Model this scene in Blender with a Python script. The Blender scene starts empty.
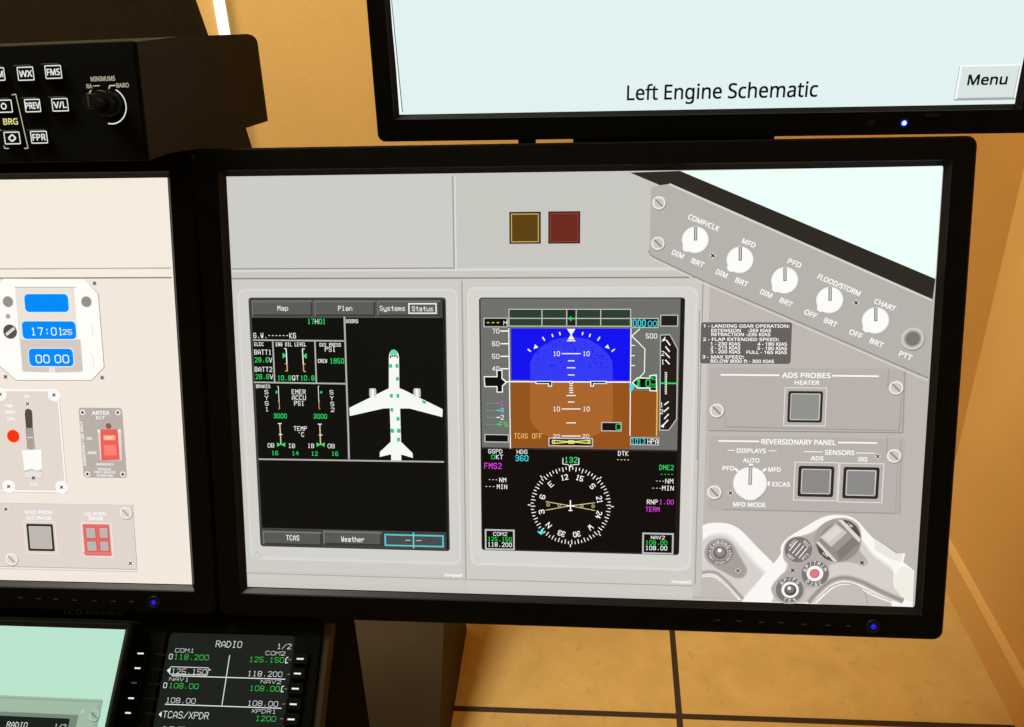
import bpy, math
from mathutils import Vector, Matrix

scene = bpy.context.scene
COL = scene.collection
F, CX, CY = 800.0, 512.0, 363.5
CAM = Vector((0, 0, 1.2))
# rows: world axes in camera coordinates (right, up, depth)
RM = Matrix(((0.99273, 0.03653, -0.11469), (0.08042, 0.50764, 0.85781), (-0.08956, 0.8608, -0.50101)))


def ray(u, v):
    return RM @ Vector(((u - CX) / F, -(v - CY) / F, 1.0))


def pix(u, v, depth):
    return CAM + ray(u, v) * depth


def pix_ax(u, v, ax, val):
    d = ray(u, v)
    return CAM + d * ((val - CAM[ax]) / d[ax])


# ------------------------------------------------------------------ materials
def lin(c):
    c = c / 255.0
    return c / 12.92 if c <= 0.04045 else ((c + 0.055) / 1.055) ** 2.4


MATS = {}


def principled(name, base, rough=0.5, spec=0.5, metal=0.0):
    m = bpy.data.materials.new(name)
    m.use_nodes = True
    b = m.node_tree.nodes['Principled BSDF']
    b.inputs['Base Color'].default_value = (*base, 1)
    b.inputs['Roughness'].default_value = rough
    b.inputs['Specular IOR Level'].default_value = spec
    b.inputs['Metallic'].default_value = metal
    return m


def noise_mat(name, c1, c2, scale, rough, spec=0.3, bump=0.0, detail=6, bscale=None):
    m = principled(name, c1, rough, spec)
    nt = m.node_tree
    b = nt.nodes['Principled BSDF']
    tc = nt.nodes.new('ShaderNodeTexCoord')
    n = nt.nodes.new('ShaderNodeTexNoise')
    n.inputs['Scale'].default_value = scale
    n.inputs['Detail'].default_value = detail
    r = nt.nodes.new('ShaderNodeValToRGB')
    r.color_ramp.elements[0].position = 0.3
    r.color_ramp.elements[1].position = 0.7
    r.color_ramp.elements[0].color = (*c1, 1)
    r.color_ramp.elements[1].color = (*c2, 1)
    nt.links.new(tc.outputs['Object'], n.inputs['Vector'])
    nt.links.new(n.outputs['Fac'], r.inputs['Fac'])
    nt.links.new(r.outputs['Color'], b.inputs['Base Color'])
    if bump:
        n2 = nt.nodes.new('ShaderNodeTexNoise')
        n2.inputs['Scale'].default_value = bscale or scale * 4
        n2.inputs['Detail'].default_value = 4
        nt.links.new(tc.outputs['Object'], n2.inputs['Vector'])
        bp = nt.nodes.new('ShaderNodeBump')
        bp.inputs['Strength'].default_value = bump
        bp.inputs['Distance'].default_value = 0.002
        nt.links.new(n2.outputs['Fac'], bp.inputs['Height'])
        nt.links.new(bp.outputs['Normal'], b.inputs['Normal'])
    return m


def E(rgb, k=1.0, sample=False):
    """a lit colour on a screen or a back-lit legend"""
    key = ('e', rgb, k, sample)
    if key not in MATS:
        m = principled('lit_%d_%d_%d' % rgb, (0.001, 0.001, 0.001), 0.4, 0.03)
        b = m.node_tree.nodes['Principled BSDF']
        b.inputs['Emission Color'].default_value = (lin(rgb[0]), lin(rgb[1]), lin(rgb[2]), 1)
        b.inputs['Emission Strength'].default_value = k
        if not sample:
            m.cycles.emission_sampling = 'NONE'
        MATS[key] = m
    return MATS[key]


M_BLACK = noise_mat('black_plastic', (0.0012, 0.0014, 0.0008), (0.0016, 0.0017, 0.001), 40, 0.45, 0.03)
M_BLACK_MATTE = noise_mat('matte_black', (0.0012, 0.0015, 0.001), (0.0017, 0.002, 0.0013), 30, 0.8, 0.02)
M_LIP = principled('dark_grey_plastic', (0.004, 0.004, 0.0035), 0.4, 0.1)
M_BROWN = noise_mat('dark_brown_plastic', (0.012, 0.0085, 0.003), (0.015, 0.011, 0.004), 60, 0.6, 0.1, 0.15, bscale=400)
M_BOARD = noise_mat('brown_board', (0.032, 0.021, 0.005), (0.040, 0.026, 0.006), 8, 0.7, 0.2, 0.1)
M_EDGE = principled('brown_edge', (0.014, 0.0095, 0.003), 0.6, 0.08)
M_MARK = principled('faint_print', (0.022, 0.023, 0.022), 0.6, 0.2)
M_FAINT = principled('very_faint_print', (0.007, 0.0075, 0.007), 0.6, 0.1)
M_KNOB = principled('black_knob', (0.0015, 0.0015, 0.0013), 0.35, 0.12)
M_METAL = principled('dark_metal', (0.03, 0.03, 0.03), 0.4, 0.5, 0.6)

# ------------------------------------------------------------------ objects
WORLD = {}


def tag(o, label, cat, group=None):
    o['label'] = label
    o['category'] = cat
    if group:
        o['group'] = group


def root(name, mat, label, cat, group=None):
    o = bpy.data.objects.new(name, None)
    o.empty_display_size = 0.05
    COL.objects.link(o)
    o.matrix_world = mat
    WORLD[o.name] = mat.copy()
    tag(o, label, cat, group)
    return o


class MB:
    """collects faces, then links them as ONE mesh object"""

    def __init__(self):
        self.v, self.f, self.mi, self.ms, self.sm = [], [], [], [], []

    def mat(self, m):
        if m not in self.ms:
            self.ms.append(m)
        return self.ms.index(m)

    def face(self, pts, m, smooth=False):
        i = len(self.v)
        self.v += [Vector(p) for p in pts]
        self.f.append(list(range(i, i + len(pts))))
        self.mi.append(self.mat(m))
        self.sm.append(smooth)

    def loops(self, loops, m, cap0=True, cap1=True, smooth=False, closed=True):
        i = len(self.v)
        n = len(loops[0])
        for l in loops:
            self.v += [Vector(p) for p in l]
        k = self.mat(m)
        for a in range(len(loops) - 1):
            for j in range(n if closed else n - 1):
                j2 = (j + 1) % n
                self.f.append([i + a * n + j, i + a * n + j2, i + (a + 1) * n + j2, i + (a + 1) * n + j])
                self.mi.append(k)
                self.sm.append(smooth)
        if cap0:
            self.f.append([i + j for j in range(n)][::-1]); self.mi.append(k); self.sm.append(False)
        if cap1:
            b = i + (len(loops) - 1) * n
            self.f.append([b + j for j in range(n)]); self.mi.append(k); self.sm.append(False)

    def box(self, x0, y0, z0, x1, y1, z1, m):
        self.loops([[(x0, y0, z), (x1, y0, z), (x1, y1, z), (x0, y1, z)] for z in (z0, z1)], m)

    def build(self, name, parent=None, world=False, matrix=None):
        me = bpy.data.meshes.new(name)
        vs = self.v
        if world and parent is not None:
            inv = WORLD[parent.name].inverted()
            vs = [inv @ p for p in vs]
        me.from_pydata([tuple(p) for p in vs], [], self.f)
        for m in self.ms:
            me.materials.append(m)
        me.polygons.foreach_set('material_index', self.mi)
        me.polygons.foreach_set('use_smooth', self.sm)
        me.update()
        o = bpy.data.objects.new(name, me)
        COL.objects.link(o)
        if parent is not None:
            o.parent = parent
        if matrix is not None:
            o.matrix_world = matrix
            WORLD[o.name] = matrix.copy()
        elif parent is not None and parent.name in WORLD:
            WORLD[o.name] = WORLD[parent.name].copy()
        else:
            WORLD[o.name] = Matrix.Identity(4)
        return o


def rr(x0, y0, x1, y1, r, n=6, z=0.0):
    """rounded rectangle outline, counter-clockwise"""
    out = []
    for cx, cy, a in ((x1 - r, y1 - r, 0), (x0 + r, y1 - r, 90), (x0 + r, y0 + r, 180), (x1 - r, y0 + r, 270)):
        for i in range(n + 1):
            t = math.radians(a + 90 * i / n)
            out.append((cx + r * math.cos(t), cy + r * math.sin(t), z))
    return out


def circ(cx, cy, r, n=28, z=0.0):
    return [(cx + r * math.cos(2 * math.pi * i / n), cy + r * math.sin(2 * math.pi * i / n), z) for i in range(n)]


class Plane:
    def __init__(self, o, tilt, yaw, roll):
        t, y, r = map(math.radians, (tilt, yaw, roll))
        X, U = Vector((1, 0, 0)), Vector((0, math.sin(t), math.cos(t)))
        Z = Matrix.Rotation(y, 3, 'Z')
        X, U = Z @ X, Z @ U
        self.X = X * math.cos(r) + U * math.sin(r)
        self.U = U * math.cos(r) - X * math.sin(r)
        self.N = self.X.cross(self.U)
        self.o = Vector(o)
        m = Matrix((self.X, self.U, self.N)).transposed().to_4x4()
        m.translation = self.o
        self.M = m

    def loc(self, u, v, n=0.0):
        d = ray(u, v)
        P = CAM + d * ((self.o + self.N * n - CAM).dot(self.N) / d.dot(self.N)) - self.o
        return P.dot(self.X), P.dot(self.U)


# ------------------------------------------------------------------ lettering
STR = {
    'A': '00 04 26 44 40;02 42', 'B': '00 06 36 45 44 33 03;33 42 41 30 00', 'C': '45 36 16 05 01 10 30 41',
    'D': '00 06 26 44 42 20 00', 'E': '40 00 06 46;03 33', 'F': '00 06 46;03 33', 'G': '45 36 16 05 01 10 30 41 43 23',
    'H': '00 06;40 46;03 43', 'I': '10 30;16 36;20 26', 'J': '01 10 30 41 46', 'K': '00 06;46 03 40', 'L': '06 00 40',
    'M': '00 06 23 46 40', 'N': '00 06 40 46', 'O': '01 05 16 36 45 41 30 10 01', 'P': '00 06 36 45 44 33 03',
    'Q': '01 05 16 36 45 41 30 10 01;22 40', 'R': '00 06 36 45 44 33 03;23 40', 'S': '45 36 16 05 04 13 33 42 41 30 10 01',
    'T': '06 46;26 20', 'U': '06 01 10 30 41 46', 'V': '06 20 46', 'W': '06 10 23 30 46', 'X': '00 46;06 40',
    'Y': '06 23 46;23 20', 'Z': '06 46 00 40',
    '0': '01 05 16 36 45 41 30 10 01', '1': '15 26 20;10 30', '2': '05 16 36 45 44 00 40', '3': '05 16 36 45 44 33 13;33 42 41 30 10 01',
    '4': '30 36 02 42', '5': '46 06 03 33 42 41 30 10 01', '6': '45 36 16 05 01 10 30 41 42 33 03', '7': '06 46 20',
    '8': '13 04 05 16 36 45 44 33 13 02 01 10 30 41 42 33', '9': '43 13 04 05 16 36 45 41 30 10 01',
    '.': '20 21', '-': '13 33', '_': '00 40', '/': '00 46', ':': '21 22;24 25', ' ': '', '+': '03 43;21 25', '*': '14 15 25 24 14',
    "'": '26 25', 'a': '03 14 34 43 40;40 10 01 12 42', 'p': '0/ 04 34 43 41 30 00', 'l': '16 26 20;10 30',
    'n': '00 04;03 14 34 43 40', 'y': '04 01 10 30 41;44 4/ 0/', 's': '44 14 03 12 32 41 30 00', 't': '26 21 30 40;04 44',
    'e': '02 42 43 34 14 03 01 10 40', 'm': '00 04 14 23 20;23 34 43 40', 'u': '04 01 10 30 41;44 40', 'h': '00 06;03 14 34 43 40', 'r': '00 04;03 14 34 43',
}
_sans = {}
try:  # Blender's own interface typeface, the closest to the lettering; its default font otherwise
    import os
    FONT = bpy.data.fonts.load(os.path.join(bpy.utils.system_resource('DATAFILES'), 'fonts', 'NotoSansMath-Regular.woff2'))
except Exception:
    FONT = None


def sans_mesh(s, bold):
    key = s
    if key not in _sans:
        cu = bpy.data.curves.new('tmp_text', 'FONT')
        cu.body = s
        cu.size = 1.0
        cu.resolution_u = 3
        if FONT:
            cu.font = FONT
        ob = bpy.data.objects.new('tmp_text', cu)
        me = bpy.data.meshes.new_from_object(ob)
        vs = [(v.co.x, v.co.y) for v in me.vertices]
        fs = [list(p.vertices) for p in me.polygons]
        bpy.data.objects.remove(ob)
        bpy.data.meshes.remove(me)
        bpy.data.curves.remove(cu)
        _sans[key] = (vs, fs)
    return _sans[key]


def spline(pts, closed, n):
    m = len(pts)
    out = []
    for i in range(m if closed else m - 1):
        g = lambda k: pts[k % m] if closed else pts[min(max(k, 0), m - 1)]
        a, b, c, d = g(i - 1), g(i), g(i + 1), g(i + 2)
        for j in range(n):
            t = j / n
            out.append(tuple(.5 * (2 * b[k] + (c[k] - a[k]) * t + (2 * a[k] - 5 * b[k] + 4 * c[k] - d[k]) * t * t + (3 * b[k] - a[k] - 3 * c[k] + d[k]) * t ** 3) for k in (0, 1)))
    if not closed:
        out.append(pts[-1])
    return out


def cap_height(bold):
    return max(v[1] for v in sans_mesh('H', bold)[0])


class UI:
    """draws flat graphics on a plane; coordinates are read in a magnified frame of the photograph"""

    def __init__(self, plane, base=0.0, step=0.0001):
        self.p, self.base, self.step = plane, base, step
        self.mb = MB()
        self.z = (0, 0, 1.0)

    def zoom(self, x0, y0, s):
        self.z = (x0, y0, s)
        return self

    def L(self, x, y):
        x0, y0, s = self.z
        return self.p.loc(x0 + x / s, y0 + y / s, self.base)

    def sc(self, x, y):
        a, b = self.L(x, y)
        c, d = self.L(x + 1, y)
        e, f = self.L(x, y + 1)
        return (math.hypot(c - a, d - b) + math.hypot(e - a, f - b)) / 2

    def scy(self, x, y):
        a, b = self.L(x, y)
        e, f = self.L(x, y + 1)
        return math.hypot(e - a, f - b)

    def _f(self, pts, col, L):
        m = col if isinstance(col, bpy.types.Material) else E(col)
        self.mb.face([(x, y, self.base + L * self.step) for x, y in pts], m)

    def box(self, x0, y0, x1, y1):
        a, b = self.L(x0, y0)
        c, d = self.L(x1, y1)
        return min(a, c), min(b, d), max(a, c), max(b, d)

    def rect(self, x0, y0, x1, y1, col, L, r=0):
        a, b, c, d = self.box(x0, y0, x1, y1)
        if r:
            rl = min(r * self.sc(x0, y0), (c - a) / 2.01, (d - b) / 2.01)
            self._f([(x, y) for x, y, _ in rr(a, b, c, d, rl, 5)], col, L)
        else:
            self._f([(a, b), (c, b), (c, d), (a, d)], col, L)

    def frame(self, x0, y0, x1, y1, w, col, L, r=0):
        a, b, c, d = self.box(x0, y0, x1, y1)
        w = w * self.sc(x0, y0)
        rl = max(r * self.sc(x0, y0), 1e-6)
        o = [(x, y) for x, y, _ in rr(a, b, c, d, rl, 3)]
        i = [(x, y) for x, y, _ in rr(a + w, b + w, c - w, d - w, max(rl - w, 1e-6), 3)]
        for k in range(len(o)):
            j = (k + 1) % len(o)
            self._f([o[k], o[j], i[j], i[k]], col, L)

    def poly(self, pts, col, L):
        self._f([self.L(*p) for p in pts], col, L)

    def spoly(self, pts, col, L, edge=None, n=5):
        q = spline(pts, True, n)
        self.poly(q, col, L)
        if edge:
            for k, (w, c) in enumerate(edge):
                self.line(q + q[:1], w, c, L + .1 * k + .05)

    def sline(self, pts, w, col, L, n=5):
        self.line(spline(pts, False, n), w, col, L)

    def seg(self, p, q, w, col, L):
        dx, dy = q[0] - p[0], q[1] - p[1]
        n = math.hypot(dx, dy)
        if n < 1e-9:
            return
        nx, ny = -dy / n * w / 2, dx / n * w / 2
        self._f([(p[0] + nx, p[1] + ny), (p[0] - nx, p[1] - ny), (q[0] - nx, q[1] - ny), (q[0] + nx, q[1] + ny)], col, L)

    def line(self, pts, w, col, L, snap=False):
        q = [self.L(*p) for p in pts]
        w = w * self.sc(*pts[0])
        if snap:
            if abs(q[0][0] - q[1][0]) < abs(q[0][1] - q[1][1]):
                q = [((q[0][0] + q[1][0]) / 2, q[0][1]), ((q[0][0] + q[1][0]) / 2, q[1][1])]
            else:
                q = [(q[0][0], (q[0][1] + q[1][1]) / 2), (q[1][0], (q[0][1] + q[1][1]) / 2)]
        for a, b in zip(q, q[1:]):
            self.seg(a, b, w, col, L)

    def disc(self, cx, cy, r, col, L, ring=0, n=28, a0=0, a1=360):
        x, y = self.L(cx, cy)
        s = self.sc(cx, cy)
        ro, ri = r * s, (r - ring) * s
        if a0 == 0 and a1 == 360 and not ring:
            self._f([(x + ro * math.cos(2 * math.pi * i / n), y + ro * math.sin(2 * math.pi * i / n)) for i in range(n)], col, L)
            return
        for i in range(n):
            t, u = math.radians(a0 + (a1 - a0) * i / n), math.radians(a0 + (a1 - a0) * (i + 1) / n)
            self._f([(x + ro * math.cos(t), y + ro * math.sin(t)), (x + ro * math.cos(u), y + ro * math.sin(u)),
                     (x + ri * math.cos(u), y + ri * math.sin(u)), (x + ri * math.cos(t), y + ri * math.sin(t))], col, L)

    def sans(self, s, p, q, h, col, L, bold=False, free=False):
        """text whose vertical middle runs from p to q; snapped level unless free"""
        a, b = Vector(self.L(*p)), Vector(self.L(*q))
        if not free:
            b.y = a.y = (a.y + b.y) / 2
        hl = h * self.scy(*p)
        vs, fs = sans_mesh(s, bold)
        x0, x1 = min(v[0] for v in vs), max(v[0] for v in vs)
        d = b - a
        w = d.length
        d.normalize()
        n = Vector((-d.y, d.x))
        cap = cap_height(bold)
        m = col if isinstance(col, bpy.types.Material) else E(col)
        k = self.mb.mat(m)
        e = hl * .035 * float(bold)
        for ex, ey in (((-e, -e), (e, -e), (e, e), (-e, e)) if bold else ((0, 0),)):
            i = len(self.mb.v)
            for x, y in vs:
                g = a + d * (e + (x - x0) / (x1 - x0) * (w - 2 * e) + ex) + n * ((y / cap - 0.5) * (hl - 2 * e) + ey)
                self.mb.v.append(Vector((g.x, g.y, self.base + L * self.step)))
            for f in fs:
                self.mb.f.append([i + j for j in f])
                self.mb.mi.append(k)
                self.mb.sm.append(False)

    def glyph(self, ch, o, ex, ey, wst, col, L):
        for pl in STR.get(ch, '').split(';'):
            pts = [(int(t[0]), -1.5 if t[1] == '/' else int(t[1])) for t in pl.split()]
            q = [(o[0] + ex[0] * x / 4 + ey[0] * y / 6, o[1] + ex[1] * x / 4 + ey[1] * y / 6) for x, y in pts]
            for a, b in zip(q, q[1:]):
                dx, dy = b[0] - a[0], b[1] - a[1]
                n = math.hypot(dx, dy)
                if n < 1e-9:
                    continue
                e = wst * 0.4 / n
                self.seg((a[0] - dx * e, a[1] - dy * e), (b[0] + dx * e, b[1] + dy * e), wst, col, L)

    def mono(self, s, x0, x1, yc, h, col, L, wt=0.14):
        """stroke lettering of the avionics: from x0 to x1 about the height yc"""
        a, b = self.L(x0, yc), self.L(x1, yc)
        hl = h * self.scy(x0, yc) * .86
        n = len(s)
        wd = wt * hl
        adv = (b[0] - a[0]) / (n - 0.28)
        gw = max(adv * 0.82 - wd, adv * .5)
        y = (a[1] + b[1]) / 2 - hl / 2
        for i, ch in enumerate(s):
            self.glyph(ch, (a[0] + wd / 2 + i * adv, y), (gw, 0), (0, hl), wd, col, L)

    def turned(self, s, cx, cy, h, w, deg, col, L, wt=0.17):
        """stroke lettering centred on a point and turned"""
        c = self.L(cx, cy)
        k = self.sc(cx, cy)
        hl, wl = h * k * .86, w * k
        t = math.radians(deg)
        ex, ey = (math.cos(t), math.sin(t)), (-math.sin(t), math.cos(t))
        adv = wl / max(len(s) - 0.28, 0.7)
        for i, ch in enumerate(s):
            ox = -wl / 2 + i * adv
            o = (c[0] + ex[0] * ox - ey[0] * hl / 2, c[1] + ex[1] * ox - ey[1] * hl / 2)
            self.glyph(ch, o, (ex[0] * adv * .7, ex[1] * adv * .7), (ey[0] * hl, ey[1] * hl), wt * hl, col, L)

    def arc_text(self, s, cx, cy, r, mid, step, h, col, L, inside=False, wt=0.24):
        n = len(s)
        for i, ch in enumerate(s):
            a = mid + (step if inside else -step) * (i - (n - 1) / 2)
            t = math.radians(a)
            self.turned(ch, cx + r * math.cos(t), cy - r * math.sin(t), h, h * 0.62, a + (90 if inside else -90), col, L, wt)

    def bolt(self, x, y, r, L, light=(236, 232, 226), mid=(205, 200, 194), dark=(150, 145, 140)):
        self.disc(x + r * .1, y + r * .12, r * 1.05, dark, L)
        self.disc(x, y, r, light, L + 1)
        self.disc(x, y, r * .74, mid, L + 2)
        self.line([(x - r * .55, y - r * .55), (x + r * .55, y + r * .55)], r * .28, dark, L + 3)

    def cross(self, x, y, r, L, pad=(222, 217, 212)):
        if pad:
            self.disc(x, y, r * 1.7, pad, L)
        self.line([(x - r, y - r), (x + r, y + r)], r * .7, (40, 36, 34), L + 1)
        self.line([(x - r, y + r), (x + r, y - r)], r * .7, (40, 36, 34), L + 1)

    def build(self, name, parent):
        return self.mb.build(name, parent)


# ------------------------------------------------------------------ monitor bodies
def monitor(name, pl, x0, y0, x1, y1, bl, bt, br_, bb, label, group, screen_mat, r=0.007, depth=0.045, lip=0.005):
    """x0..y1: the lit panel in the plane's own metres; b*: bezel widths"""
    rt = root(name, pl.M, label, 'monitor', group)
    n = 6
    b = MB()
    X0, Y0, X1, Y1 = x0 - bl, y0 - bb, x1 + br_, y1 + bt

    def outer(ins, z):
        return rr(X0 + ins, Y0 + ins, X1 - ins, Y1 - ins, max(r - ins, 0.002), n, z)

    def inner(out, z):
        return rr(x0 - out, y0 - out, x1 + out, y1 + out, 0.0004, n, z)
    b.loops([outer(0.003, -0.016), outer(0, -0.012), outer(0, lip - 0.0015), outer(0.0015, lip), inner(0.0042, lip)], M_BLACK, False, False)
    b.loops([inner(0.0042, lip), inner(0.0036, lip - 0.0012), inner(0.0006, 0.0004), inner(0.0004, -0.004)], M_LIP, False, False)
    b.build('bezel', rt)
    k = MB()
    k.loops([outer(0.0035, -0.0125), outer(0.006, -0.022), outer(0.035, -depth + .006), outer(0.04, -depth)], M_BLACK_MATTE, True, True)
    k.build('back_cover', rt)
    s = MB()
    s.face([(x0, y0, 0), (x1, y0, 0), (x1, y1, 0), (x0, y1, 0)], screen_mat)
    return rt, s.build('screen', rt)


def power_button(rt, pl, px, py, n, ring=0.0052):
    x, y = pl.loc(px, py, n)
    m = MB()
    m.loops([circ(x, y, ring, 24, n - .001), circ(x, y, ring, 24, n + .0008), circ(x, y, ring * .85, 24, n + .0011), circ(x, y, ring * .8, 24, n + .0006)], M_LIP, False, True, True)
    pb = m.build('power_button', rt)
    u = UI(pl, n + .0008)
    cx, cy = x, y
    blue = E((40, 40, 255), 1.6)
    m2 = MB()
    rr_ = ring * .30
    for i in range(20):
        t, v = math.radians(120 + 300 * i / 20), math.radians(120 + 300 * (i + 1) / 20)
        m2.face([(cx + ra * math.cos(a), cy + ra * math.sin(a), n + .0012) for ra, a in ((rr_, t), (rr_, v), (rr_ * .6, v), (rr_ * .6, t))], blue)
    m2.face([(cx - .0003, cy + rr_ * .2, n + .0012), (cx + .0003, cy + rr_ * .2, n + .0012), (cx + .0003, cy + rr_ * 1.3, n + .0012), (cx - .0003, cy + rr_ * 1.3, n + .0012)], blue)
    glow = E((10, 10, 90), 1.0)
    m2.face(circ(cx, cy, ring * .55, 20, n + .0009), glow)
    m2.build('power_symbol', pb)
    return pb


def menu_buttons(rt, pl, pts, n):
    for px, py in pts:
        x, y = pl.loc(px, py, n)
        m = MB()
        m.loops([rr(x - .0034, y - .0012, x + .0034, y + .0012, .001, 3, n - .0006), rr(x - .0032, y - .001, x + .0032, y + .001, .0008, 3, n + .0005)], M_BLACK, False, True)
        m.loops([rr(x - .0018, y - .0004, x + .0018, y + .0004, .0002, 2, n + .0005), rr(x - .0018, y - .0004, x + .0018, y + .0004, .0002, 2, n + .0006)], M_MARK, False, True)
        m.build('menu_button', rt)


W, H = .518, .324
P_MAIN = Plane((-.02654, .50967, .87581), 22.78334, 1.55051, -3.26711)
pl_left = Plane((-.33216, .5093, .89138), 22.82245, 2.41921, -3.58087)
P_LEFT = Plane(pl_left.o - pl_left.X * W / 2, 22.82245, 2.41921, -3.58087)
WT, HT = .53, .298
P_TOP = Plane((.08613, .73003, 1.02544), 8.83492, -1.21249, -2.7419)

WHITE, BLACK, GRN, CYN, MAG, YEL = (252, 252, 250), (14, 15, 12), (40, 225, 105), (70, 225, 235), (225, 70, 225), (240, 235, 130)

# ================================================================== main monitor
m_main, scr = monitor('computer_monitor', P_MAIN, -W / 2, -H / 2, W / 2, H / 2, .0222, .0202, .0205, .0235,
                      'large black monitor in the centre showing the flight display and compass', 'simulator monitors', E((203, 201, 195), 1, True))
power_button(m_main, P_MAIN, 873, 626, .005)
menu_buttons(m_main, P_MAIN, [(717.5, 620), (739, 621), (761, 622), (781, 622.5), (804, 624), (828, 625), (848, 625.5)], .005)

# --- instrument panel background
u = UI(P_MAIN)
W2 = (212, 207, 200)
u.rect(227, 177, 943, 278, (200, 199, 193), 1)
u.rect(227, 177, 453, 269, (206, 204, 199), 2)
u.line([(232, 269), (454, 268)], 1.2, (150, 147, 142), 3, True)
u.line([(453, 176), (454, 269)], 1.2, (158, 155, 150), 3, True)
u.line([(455, 176), (456, 269)], 1.5, (222, 221, 216), 3, True)
u.line([(232, 271), (700, 268)], 3, (217, 215, 210), 2, True)
u.line([(232, 279), (695, 277)], 1.4, (140, 137, 132), 3, True)
# lower part
u.rect(232, 280, 462, 588, (207, 203, 197), 1)
u.rect(463, 278, 701, 596, (207, 204, 198), 1)
u.line([(462, 281), (466, 578)], 1.2, (165, 160, 155), 3, True)
u.line([(701, 279), (697, 584)], 1.2, (165, 160, 155), 3, True)
u.rect(242, 571, 464, 577, (196, 188, 182), 2)
u.line([(247, 574), (466, 578)], 1.0, (175, 168, 163), 3, True)
u.line([(466, 579), (694, 586)], 1.0, (175, 168, 163), 3, True)
# right part: lower grey
u.rect(701, 279, 930, 606, (190, 184, 177), 1)
u.build('panel_background', scr)

# --- two warning lamps at the top
for nm, c0, cf, ci, (x0, y0, x1, y1) in (('amber_warning_light', (40, 30, 18), (205, 170, 90), (92, 66, 18), (164, 291, 340, 468)),
                                        ('red_warning_light', (66, 36, 32), (140, 62, 52), (108, 40, 30), (382, 288, 560, 467))):
    u = UI(P_MAIN).zoom(480, 160, 5.594)
    u.rect(x0, y0, x1, y1, c0, 3)
    u.frame(x0 + 9, y0 + 9, x1 - 10, y1 - 8, 6, cf, 4)
    u.rect(x0 + 15, y0 + 15, x1 - 16, y1 - 14, ci, 4)
    o = u.build('warning_light', scr)
    o['label'] = 'amber square warning light' if 'amber' in nm else 'red square warning light'

# --- systems status display
SG, TXW = (176, 176, 172), (238, 240, 236)
u = UI(P_MAIN)
u.rect(237, 289, 461.5, 565, (217, 216, 210), 2, 8)
u.rect(239, 291, 459.5, 562, (211, 209, 203), 3, 7)
u.rect(248.5, 297.5, 450, 551, (66, 66, 63), 4, 3)
u.rect(251.5, 300, 440.5, 318, (82, 82, 79), 5)
u.rect(252, 317.5, 448, 532, BLACK, 5)
u.rect(442.5, 300, 448.8, 550, (28, 28, 26), 6)
u.zoom(240, 285, 4.655)
for x0, x1 in ((55, 338), (346, 630), (638, 932)):
    u.rect(x0, 72, x1, 144, (112, 112, 108), 6)
    u.rect(x0 + 6, 80, x1, 144, (58, 58, 56), 7)
    u.rect(x0 + 6, 80, x1 - 7, 137, (92, 92, 89), 8)
u.mono('Map', 176, 224, 107, 24, TXW, 9, .15)
u.mono('Plan', 458, 522, 108, 24, TXW, 9, .15)
u.mono('Systems', 652, 768, 108, 24, TXW, 9, .15)
u.frame(784, 84, 917, 134, 6, TXW, 9)
u.mono('Status', 802, 898, 110, 24, TXW, 9, .15)
u.mono('17', 316, 344, 169, 26, GRN, 7)
u.mono('H', 350, 364, 169, 26, TXW, 7)
u.mono('01', 370, 398, 169, 26, GRN, 7)
u.mono('G.W.------KG', 64, 260, 235, 26, TXW, 7)
u.line([(487, 146), (505, 690)], 8, SG, 7)
u.line([(62, 256), (486, 260)], 7, SG, 7)
u.line([(66, 452), (492, 459)], 7, SG, 7)
u.line([(154, 262), (163, 452)], 7, SG, 7)
u.line([(350, 262), (357, 455)], 7, SG, 7)
u.mono('DOORS', 494, 550, 168, 18, TXW, 7, .17)
u.mono('ELEC', 68, 110, 275, 17, TXW, 7, .17)
u.mono('ENG OIL LEVEL', 168, 308, 276, 18, TXW, 7, .17)
u.mono('OXY PRESS', 371, 470, 278, 17, TXW, 7, .17)
u.mono('PSI', 396, 444, 298, 25, TXW, 7)
u.mono('BATT1', 68, 146, 312, 24, TXW, 7)
u.mono('28.6', 70, 133, 348, 24, GRN, 7)
u.mono('V', 136, 150, 349, 24, TXW, 7)
u.mono('BATT2', 70, 150, 392, 24, TXW, 7)
u.mono('28.6', 74, 136, 426, 24, GRN, 7)
u.mono('V', 140, 154, 427, 24, TXW, 7)
u.mono('CREW', 364, 406, 353, 18, TXW, 7, .17)
u.mono('1850', 420, 484, 353, 25, GRN, 7)
u.mono('10.8', 176, 238, 432, 24, GRN, 7)
u.mono('QT', 244, 274, 432, 24, TXW, 7)
u.mono('10.8', 282, 346, 432, 24, GRN, 7)
AMB = (225, 170, 110)


def gauge(u, pts, low, tip, dirn):
    (x0, y0), (x1, y1) = pts
    s = 10 if dirn > 0 else -10
    xm, ym = x0 + (x1 - x0) * .68, y0 + (y1 - y0) * .68
    u.line([(x0 - s, y0), (x0, y0)], 4, TXW, 7)
    u.line([(x0, y0), (xm, ym)], 5, TXW, 7)
    u.line([(xm, ym), (x1, y1)], 5, low, 7)
    u.line([(xm - s, ym), (xm, ym)], 4, low, 7)
    u.line([(x1 - s, y1), (x1, y1)], 4, low, 7)
    tx, ty = tip
    u.poly([(tx, ty), (tx - dirn * 20, ty - 13), (tx - dirn * 20, ty + 13)], GRN, 8)


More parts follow.
